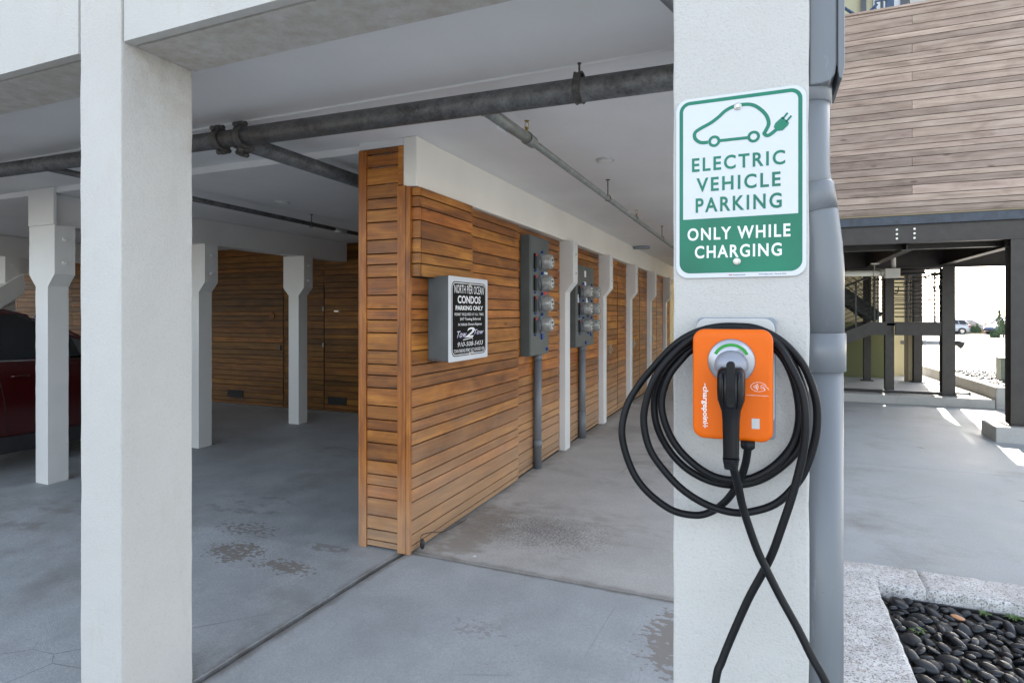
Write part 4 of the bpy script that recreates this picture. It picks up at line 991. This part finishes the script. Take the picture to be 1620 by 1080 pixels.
# ground floor back walls
tag(MB().box(-.4, 2.66, 15.5, 15.62, .15, 1.40).box(-.4, 1.2, 15.5, 15.62, 1.40, 1.75).build('rear_wall', M['green_wall'], O), 'olive green rear wall')
tag(MB().box(-.4, 2.46, 16.0, 16.1, .15, 2.92).box(2.60, 3.06, 16.35, 16.5, .15, 2.92).build('rear_wall', M['cream_wall'], O), 'cream rear wall')
MB().tube([(2.70, 16.2, .15), (2.70, 16.2, 2.2)], .05, 12).build('downpipe', M['mgrey'], O)
# pale drain pipe and box under the deck
Dp = empty('drain_pipe', (0, 0, 0), 'pale plastic drain pipe and square box under the steel deck', 'pipe')
MB().tube([(-.2, 11.5, 2.29), (1.86, 11.5, 2.275)], .050, 18).tube([(1.70, 11.5, 2.277), (1.72, 11.5, 2.277)], .056, 18).tube([(1.80, 11.5, 2.276), (1.87, 11.5, 2.276)], .057, 18).build('pipe_run', M['pvc_w'], Dp)
MB().box(1.86, 2.075, 11.42, 11.58, 2.19, 2.345).build('drain_box', M['pvc_w'], Dp, .006)
MB().tube([(1.99, 11.5, 2.34), (1.99, 11.5, 2.80)], .036, 16).build('riser', M['pvc_w'], Dp)
MB().tube([(1.72, 11.5, 2.33), (1.72, 11.5, 2.45)], .006, 8).box(1.66, 1.78, 11.44, 11.56, 2.42, 2.44).build('strap', M['zinc'], Dp)
# staircase
T = empty('staircase', (0, 0, 0), 'dark steel staircase and landing with horizontal bar railings under the deck', 'staircase')
MB().box(2.22, 2.93, 12.66, 12.72, 1.205, 1.445).box(2.22, 2.93, 12.63, 12.75, 1.43, 1.447).build('landing_beam', M['steel'], T)
MB().box(1.83, 2.09, 12.66, 12.72, 1.205, 1.445).build('landing_beam', M['steel'], T)
MB().box(1.84, 2.93, 12.75, 14.7, 1.38, 1.42).build('landing', M['steel'], T)
MB().prism([(1.83, 1.447), (1.83, 1.20), (-.55, .15), (-.95, .15), (-.95, .19)], 12.66, 12.72, 1).build('stringer', M['steel'], T)
MB().prism([(1.83, 1.447), (1.83, 1.20), (-.55, .15), (-.95, .15), (-.95, .19)], 13.56, 13.62, 1).build('stringer', M['steel'], T)
MB().prism([(2.05, 1.42), (2.2, 1.60), (.2, 3.2), (.2, 2.85)], 13.70, 13.76, 1).build('stringer', M['blackpaint'], T)
MB().prism([(2.05, 1.42), (2.2, 1.60), (.2, 3.2), (.2, 2.85)], 14.60, 14.66, 1).build('stringer', M['blackpaint'], T)
for i in range(7):
    x = 1.7 - i * .36; z = 1.40 - i * .17
    if z > .2: MB().box(x - .14, x + .16, 12.73, 13.55, z - .17, z - .13).build('tread', M['steel'], T)
for i in range(7):
    x = 1.95 - i * .25; z = 1.60 + i * .19
    MB().box(x - .16, x + .14, 13.77, 14.59, z - .02, z + .02).build('tread', M['blackpaint'], T)
rl = MB()
for y, x0, x1 in ((12.70, 2.22, 2.93), (14.66, 2.15, 2.93)):
    for i in range(10): rl.cyl((x0, y, 1.54 + i * .078), (x1, y, 1.54 + i * .078), .009, 6)
    rl.cyl((x0, y, 2.32), (x1, y, 2.32), .018, 8); rl.cyl((x0, y, 2.40), (x1, y, 2.40), .018, 8)
    for x in (x0 + .2, x1 - .10): rl.box(x - .012, x + .012, y - .012, y + .012, 1.44, 2.36)
for i in range(10): rl.cyl((2.92, 12.75, 1.54 + i * .078), (2.92, 14.6, 1.54 + i * .078), .009, 6)
rl.cyl((2.92, 12.75, 2.32), (2.92, 14.6, 2.32), .018, 8)
rl.build('landing_railing', M['blackpaint'], T)
rl = MB()
def inc(y, dz0, dz1, n, s_=.44):
    for i in range(n):
        h = dz0 + (dz1 - dz0) * i / (n - 1); rl.cyl((1.95, y, 1.45 + h), (-.6, y, 1.45 + h - 2.55 * s_), .0065, 6)
inc(12.70, .10, .80, 9); rl.cyl((1.95, 12.70, 2.34), (-.6, 12.70, 1.22), .018, 8)
for x in (1.96, 1.90, 1.60, .9, .2): rl.box(x - .014, x + .014, 12.68, 12.71, 1.40 - (1.95 - x) * .44, 2.36 - (1.95 - x) * .44)
rl.build('stair_railing', M['blackpaint'], T)
rl = MB()
for i in range(7): rl.cyl((2.05, 13.70, 1.65 + i * .12), (.2, 13.70, 3.15 + i * .12), .0065, 6)
rl.box(2.03, 2.06, 13.68, 13.72, 1.42, 2.75).box(1.96, 1.985, 13.68, 13.72, 1.5, 2.75).box(2.18, 2.21, 13.68, 13.72, 1.42, 2.75)
rl.build('stair_railing', M['blackpaint'], T)
ms = MB()      # expanded metal infill
for i in range(13):
    z = 1.75 + i * .075; x = .9
    pts_ = []; 
    for j in range(14): pts_.append((1.2 + j * .055, 13.3, z + (.028 if (j + i) % 2 else -.028)))
    ms.tube(pts_, .006, 5)
ms.box(1.905, 1.93, 13.28, 13.32, 1.42, 2.75).box(1.2, 1.93, 13.28, 13.32, 2.72, 2.75)
ms.build('mesh_infill', M['blackpaint'], T)
tr = MB()
tr.tube(spline([(2.78, 12.62, 2.10), (2.80, 12.60, 2.02), (2.86, 12.60, 2.02), (2.88, 12.60, 2.12), (2.93, 12.6, 2.24)], 5), .010, 8)
tr.tube(spline([(2.52, 14.6, 2.12), (2.54, 14.6, 2.03), (2.60, 14.6, 2.04), (2.62, 14.6, 2.16)], 5), .010, 8)
tr.tube([(2.35, 12.7, 2.12), (2.93, 12.7, 2.30)], .010, 8)
tr.build('handrail', M['blackpaint'], T)
tag(MB().cyl((-.2, 12.62, .185), (2.92, 12.62, .185), .026, 10).cyl((.5, 12.62, .15), (.5, 12.62, .19), .03, 8).build('floor_rail', M['blackpaint']), 'black steel floor rail lying along the raised slab edge', 'rail')
tag(MB().tube([(3.13, 12.62, .20), (3.32, 12.62, .20)], .016, 8).tube([(3.31, 12.62, .20), (3.33, 12.62, .20)], .034, 10).box(3.1, 3.13, 12.59, 12.65, .151, .22).build('pipe_stub', M['galv']), 'short rusty pipe stub beside the foot of the steel column', 'pipe')
# rear planter
Rk = empty('rear_planter', (0, 0, 0), 'long low tan concrete planter wall beyond the steel columns', 'planter')
MB().prism([(3.61, 12.345), (3.61, 12.9), (3.46, 17.7), (3.62, 17.7), (3.80, 12.60), (8, 12.62), (8, 12.345)], -.08, .36, 2).build('planter_wall', M['conc_s'], Rk, .02)
struct('rear_planter_soil', MB().prism([(3.80, 12.61), (3.63, 17.7), (8, 17.7), (8, 12.63)], -.08, .30, 2), M['conc_s'])
gv = MB(); rg_ = random.Random(5)
for i in range(900):
    x = rg_.uniform(3.75, 6.5); y = rg_.uniform(12.7, 16.4); r_ = rg_.uniform(.02, .045)
    gv.sphere((x, y, .30 + r_ * .3), r_, 7, 5, (1, rg_.uniform(.5, .9), .5), Matrix.Rotation(rg_.uniform(0, 3), 3, 'Z'))
tag(gv.build('river_stones', M['pebble_b']), 'dark stones scattered over the far planter bed', 'stones', kind='stuff')
ug = thing('utility_cabinet', (4.40, 14.3, .30), 'small green utility cabinet in the far planter', 'cabinet')
MB().box(-.18, .18, -.15, .15, 0, .42).build('body', M['util_g'], ug, .01); MB().box(-.19, .19, -.16, .16, .421, .45).build('lid', M['util_g'], ug, .008)
fl = empty('standpipe', (0, 0, 0), 'grey horizontal pipe with a dark tilted spout beyond the stair column', 'pipe')
MB().tube([(2.95, 16.2, .93), (3.95, 16.2, .93)], .045, 12).tube([(3.35, 16.2, .93), (3.45, 16.2, .93)], .06, 12).tube([(3.2, 16.2, .3), (3.2, 16.2, .93)], .03, 8).build('pipe_run', M['mgrey'], fl)
MB().tube([(3.93, 16.2, .94), (4.04, 16.2, .93), (4.13, 16.2, .88)], [.05, .06, .085], 10).build('spout', M['clad'], fl)
MB().tube([(4.07, 16.2, .28), (4.05, 16.2, .88)], .006, 6).tube([(4.17, 16.2, .28), (4.13, 16.2, .85)], .006, 6).build('leg', M['zinc'], fl)

# ================================================================== CARS
def make_car(name, loc, rz, label, paint, suv=True):
    """length along local Y, nose at +Y, wheels on z = 0"""
    c = thing(name, loc, label, 'car', rz=rz)
    W_ = .90
    st = [(-2.18, .50, .82, .62), (-2.12, .36, .98, .80), (-1.9, .30, 1.10, .88), (-1.2, .27, 1.18, .90), (0, .26, 1.17, .90), (.75, .26, 1.13, .90), (1.3, .27, 1.06, .89), (1.85, .32, .96, .86), (2.12, .40, .82, .74), (2.20, .48, .72, .62)]
    rings = []
    for y, zb, zt, w in st:
        rings.append([(-w * .97, y, zb), (-w, y, zb + .10), (-w * 1.0, y, (zb + zt) / 2), (-w * .985, y, zt - .10), (-w * .93, y, zt - .02), (-w * .80, y, zt), (0, y, zt + .03),
                      (w * .80, y, zt), (w * .93, y, zt - .02), (w * .985, y, zt - .10), (w, y, (zb + zt) / 2), (w, y, zb + .10), (w * .97, y, zb)])
    mb = MB(); loft(mb, rings)
    body = mb.build('body', M[paint], c)
    # greenhouse
    top = 1.64
    gl = MB()
    rear = -2.0 if suv else -1.55
    g_ = [(rear, 1.12, .84, rear + .25, .66), ]
    rr = []
    def sec(y, zb, wb, y2, zt, wt): return (y, zb, wb, y2, zt, wt)
    prof_ = [(rear, rear + .30), (-1.1, -1.0), (-.2, -.2), (.45, .15), (1.12, .30)]
    base = [(-.86, y, 1.13) for y, _ in prof_] + [(.86, y, 1.13) for y, _ in prof_[::-1]]
    rf_y = [rear + .34, -1.0, -.25, .12, .34]; rf_z = [top - .07, top - .01, top, top - .02, top - .08]
    topr = [(-.67, y, z) for y, z in zip(rf_y, rf_z)] + [(.67, y, z) for y, z in zip(rf_y[::-1], rf_z[::-1])]
    n = len(base)
    gl.add(base + topr, [(i, (i + 1) % n, n + (i + 1) % n, n + i) for i in range(n)])
    gl.build('windows', M['carglass'], c)
    rf = MB(); lo_ = [(x * 1.03, y, z - .03) for x, y, z in topr]; hi_ = [(x * .93, y, z + .035) for x, y, z in topr]
    loft(rf, [topr, lo_, hi_], smooth=False)
    rf.build('roof', M[paint], c, .008)
    for s_ in (-1, 1):
        def bar(a, b, w): MB().tube([a, b], w, 6).build('pillar', M[paint], c)
        bar((s_ * .865, 1.16, 1.10), (s_ * .68, .36, top - .07), .030)
        bar((s_ * .868, rear, 1.10), (s_ * .68, rear + .32, top - .08), .055)
        bar((s_ * .870, -1.15, 1.10), (s_ * .685, -1.02, top - .02), .035)
    for s_ in (-1, 1): MB().tube([(s_ * .872, -.10, 1.10), (s_ * .69, -.16, top - .02)], .030, 6).build('door_pillar', M['clad'], c)
    for s_ in (-1, 1):
        MB().tube([(s_ * .892, rear + .1, 1.135), (s_ * .897, -.6, 1.142), (s_ * .893, 1.12, 1.09)], .009, 6).build('belt_trim', M['chrome'], c)
        MB().box(*sorted((s_ * .84, s_ * .935)), -1.25, 1.15, .19, .36).build('sill', M['clad'], c, .02)
        for yy in ((-.08, -.02, .02), (1.02, .98, .95), (-1.1, -1.12, -1.05)):
            sm_ = MB(); sm_.tube([(s_ * .893, yy[0], 1.10), (s_ * .906, yy[1], .75), (s_ * .905, yy[2], .36)], .004, 4); sm_.build('door_seam', M['backing'], c)
        for y in (.12, -.95): MB().tube([(s_ * .905, y - .08, .96), (s_ * .925, y - .06, .965), (s_ * .925, y + .06, .965), (s_ * .905, y + .08, .96)], .011, 8).build('door_handle', M[paint], c)
        MB().sphere((s_ * 1.0, .82, 1.16), .1, 12, 8, (.9, .55, .7)).build('mirror', M[paint], c)
        MB().box(*sorted((s_ * .50, s_ * .80)), 2.05, 2.17, .66, .80).build('headlight', M['lightlens'], c, .02)
        MB().box(*sorted((s_ * .62, s_ * .86)), -2.14, -2.0, .82, 1.02).build('taillight', M['taill'], c, .02)
        for y in (-1.38, 1.38):
            w_ = MB().tube([(s_ * .70, y, .34), (s_ * .72, y, .34), (s_ * .89, y, .34), (s_ * .91, y, .34)], [.31, .34, .34, .31], 28).build('wheel', M['tyre'], c)
            rim = MB().tube([(s_ * .90, y, .34), (s_ * .915, y, .34)], .215, 20)
            rim.build('rim', M['chrome'], w_)
            MB().tube([(s_ * .80, y, .34), (s_ * .907, y, .34)], .40, 28).build('wheel_arch', M['clad'], c)
    MB().box(-.8, .8, 2.08, 2.2, .42, .60).build('grille', M['clad'], c, .02); MB().box(-.8, .8, -2.2, -2.05, .40, .62).build('rear_bumper', M['clad'], c, .03)
    return c
make_car('parked_car', (-7.95, 3.52, 0), 0, 'dark red crossover parked nose-in behind the left garage posts', 'carred')
make_car('parked_car', (19.4, 82.6, -.80), R(91), 'silver wagon parked side-on at the far edge of the lot', 'carsilver')
make_car('parked_car', (25.2, 82.8, -.80), R(118), 'pale blue car parked behind the small juniper tree', 'carblue', False)

# ================================================================== FAR THINGS
def tree(x, y, h, label, seed, spires):
    r_ = random.Random(seed); o = thing('juniper_tree', (x, y, -.62), label, 'tree')
    MB().tube([(0, 0, -.1), (.03, .02, h * .35), (-.02, 0, h * .7)], [.06, .045, .02], 8).tube([(0, 0, .1), (.25, .05, h * .4)], [.04, .015], 6).build('trunk', M['bark'], o)
    mb = MB()
    for (dx, hh, w) in spires:
        for i in range(int(420 * hh * w * 2)):
            t = r_.random(); ww = w * (1 - t) ** .8 * (.75 + .35 * math.sin(t * 17 + dx * 9)) + .03
            a = r_.uniform(0, 6.28); q = ww * math.sqrt(r_.random())
            c_ = Vector((dx + q * math.cos(a), q * math.sin(a), .25 + t * hh)); d_ = Vector((math.cos(a) * .5 + r_.gauss(0, .4), math.sin(a) * .5 + r_.gauss(0, .4), .9)).normalized()
            s_ = r_.uniform(.05, .12); u = d_.cross(Vector((r_.random(), r_.random(), .2))).normalized()
            mb.add([c_ - u * s_ * .35, c_ + u * s_ * .35, c_ + d_ * s_ * 1.4], [(0, 1, 2)])
    mb.build('crown', M['juniper'], o)
tree(20.55, 68.4, 1.9, 'ragged pointed juniper at the edge of the far lot', 3, ((-.3, 2.2, .50), (0.3, 1.2, .75), (.9, .9, .6)))
tree(22.2, 71.5, 2.1, 'taller juniper with spiky tips behind the front steel column', 4, ((-.2, 2.6, .6), (.5, 1.8, .6), (-.8, 1.3, .6)))
def shrub(name, x, y, w, dpt, h, mat, label, n, seed, cat='shrub', kind=None, parent=None):
    r_ = random.Random(seed); mb = MB(); z0 = -.6 if y < 75 else (-.85 if y < 91 else -1.1)
    for i in range(n):
        a = r_.uniform(0, 6.28); q = math.sqrt(r_.random()); hh = h * (1 - q * q * .5) * (.75 + .3 * math.sin(a * 3 + seed))
        c_ = Vector((x + w * q * math.cos(a), y + dpt * q * math.sin(a), z0 + r_.random() * hh)); s_ = r_.uniform(.06, .16) * max(1, h * .7)
        u = Vector((r_.gauss(0, 1), r_.gauss(0, 1), r_.gauss(0, 1))).normalized(); v = Vector((r_.gauss(0, .5), r_.gauss(0, .5), 1)).normalized()
        mb.add([c_ - u * s_ * .5, c_ + u * s_ * .5, c_ + v * s_ * 1.5], [(0, 1, 2)])
    return tag(mb.build(name, M[mat]), label, cat, kind=kind)
shrub('shrub', 19.0, 65.3, .35, .3, .8, 'juniper', 'small round shrub left of the junipers on the far lot edge', 500, 11)
shrub('shrub', 24.3, 90, .55, .6, 1.15, 'juniper', 'dark rounded shrub beside the pale electrical cabinets', 900, 12)
shrub('brush', 26, 95, 22, 3, 1.5, 'brush', 'band of dry tan brush along the far side of the lot', 9000, 13, 'brush', 'stuff')
tag(MB().box(23.2, 23.75, 89.8, 90.3, -.95, .12).box(22.9, 23.15, 89.8, 90.2, -.95, .0).build('electrical_cabinet', M['util_g'], None, .02), 'grey green electrical cabinets behind the silver wagon', 'cabinet')
def house(x, y, w, dpt, h, rh, label):
    o = thing('far_house', (x, y, -4.2), label, 'house')
    MB().box(-w / 2, w / 2, -dpt / 2, dpt / 2, -.1, h).build('wall', M['housew'], o)
    e_ = .4
    MB().add([(-w / 2 - e_, -dpt / 2 - e_, h), (w / 2 + e_, -dpt / 2 - e_, h), (w / 2 + e_, dpt / 2 + e_, h), (-w / 2 - e_, dpt / 2 + e_, h), (-w * .2, 0, h + rh), (w * .2, 0, h + rh)],
             [(0, 1, 5, 4), (1, 2, 5), (2, 3, 4, 5), (3, 0, 4), (3, 2, 1, 0)]).build('roof', M['rooft'], o)
    for i in range(3):
        xx = -w * .32 + i * w * .3; MB().box(xx, xx + w * .1, -dpt / 2 - .03, -dpt / 2 - .01, h * .35, h * .75).build('window', M['window'], o)
house(30.6, 119, 5, 7, 2.9, 1.8, 'low far house with a tan front left of the brush band')
house(37.2, 121, 9, 9, 3.0, 2.0, 'far house with a broad grey hip roof behind the blue car')
house(32.9, 124, 1.6, 4, 3.4, 1.0, 'small far hut roof between the two far houses')
mp = MB().cyl((35.4, 128, 0), (35.4, 128, 7.5), .06, 6); mp.cyl((35.4, 128, 7.5), (35.4, 128, 8.2), .03, 6); tag(mp.build('flag_pole', M['zinc']), 'thin distant mast standing above the far roofs', 'pole')

# fallen leaves and crumbs on the drive
def litter(x, y, z, l, w, rz, mat, label, cat='leaf'):
    o = MB().add([(-l / 2, -w / 2, .002), (0, -w * .6, .006), (l / 2, 0, .003), (0, w * .5, .007)], [(0, 1, 2, 3)]).build('leaf', M[mat]); o.location = (x, y, z); o.rotation_euler = (0, 0, rz); tag(o, label, cat)
litter(2.05, 6.35, .002, .10, .015, 2.6, 'bark', 'curled brown leaf on the drive right of the conduit')
litter(1.73, 8.4, .002, .10, .02, 2.8, 'bark', 'dark twig lying farther up the drive')
litter(1.95, 4.75, .002, .035, .02, .3, 'pebble_o', 'small tan leaf on the drive near the planter')
litter(-1.75, 3.50, .004, .03, .02, .3, 'ink_w', 'white scrap of paint by the floor joint', 'scrap')
# wire and cap at the foot of the board wall
tag(MB().tube(spline([(-2.12, 3.46, .02), (-2.13, 3.45, .10), (-2.09, 3.50, .115), (-2.08, 3.7, .06), (-2.12, 4.1, .012)], 6), .003, 6).sphere((-2.12, 3.45, .05), .018, 8, 6, (1, 1, 2)).build('wire_stub', M['clad']), 'loose black wire stub at the foot of the board wall corner', 'wire')
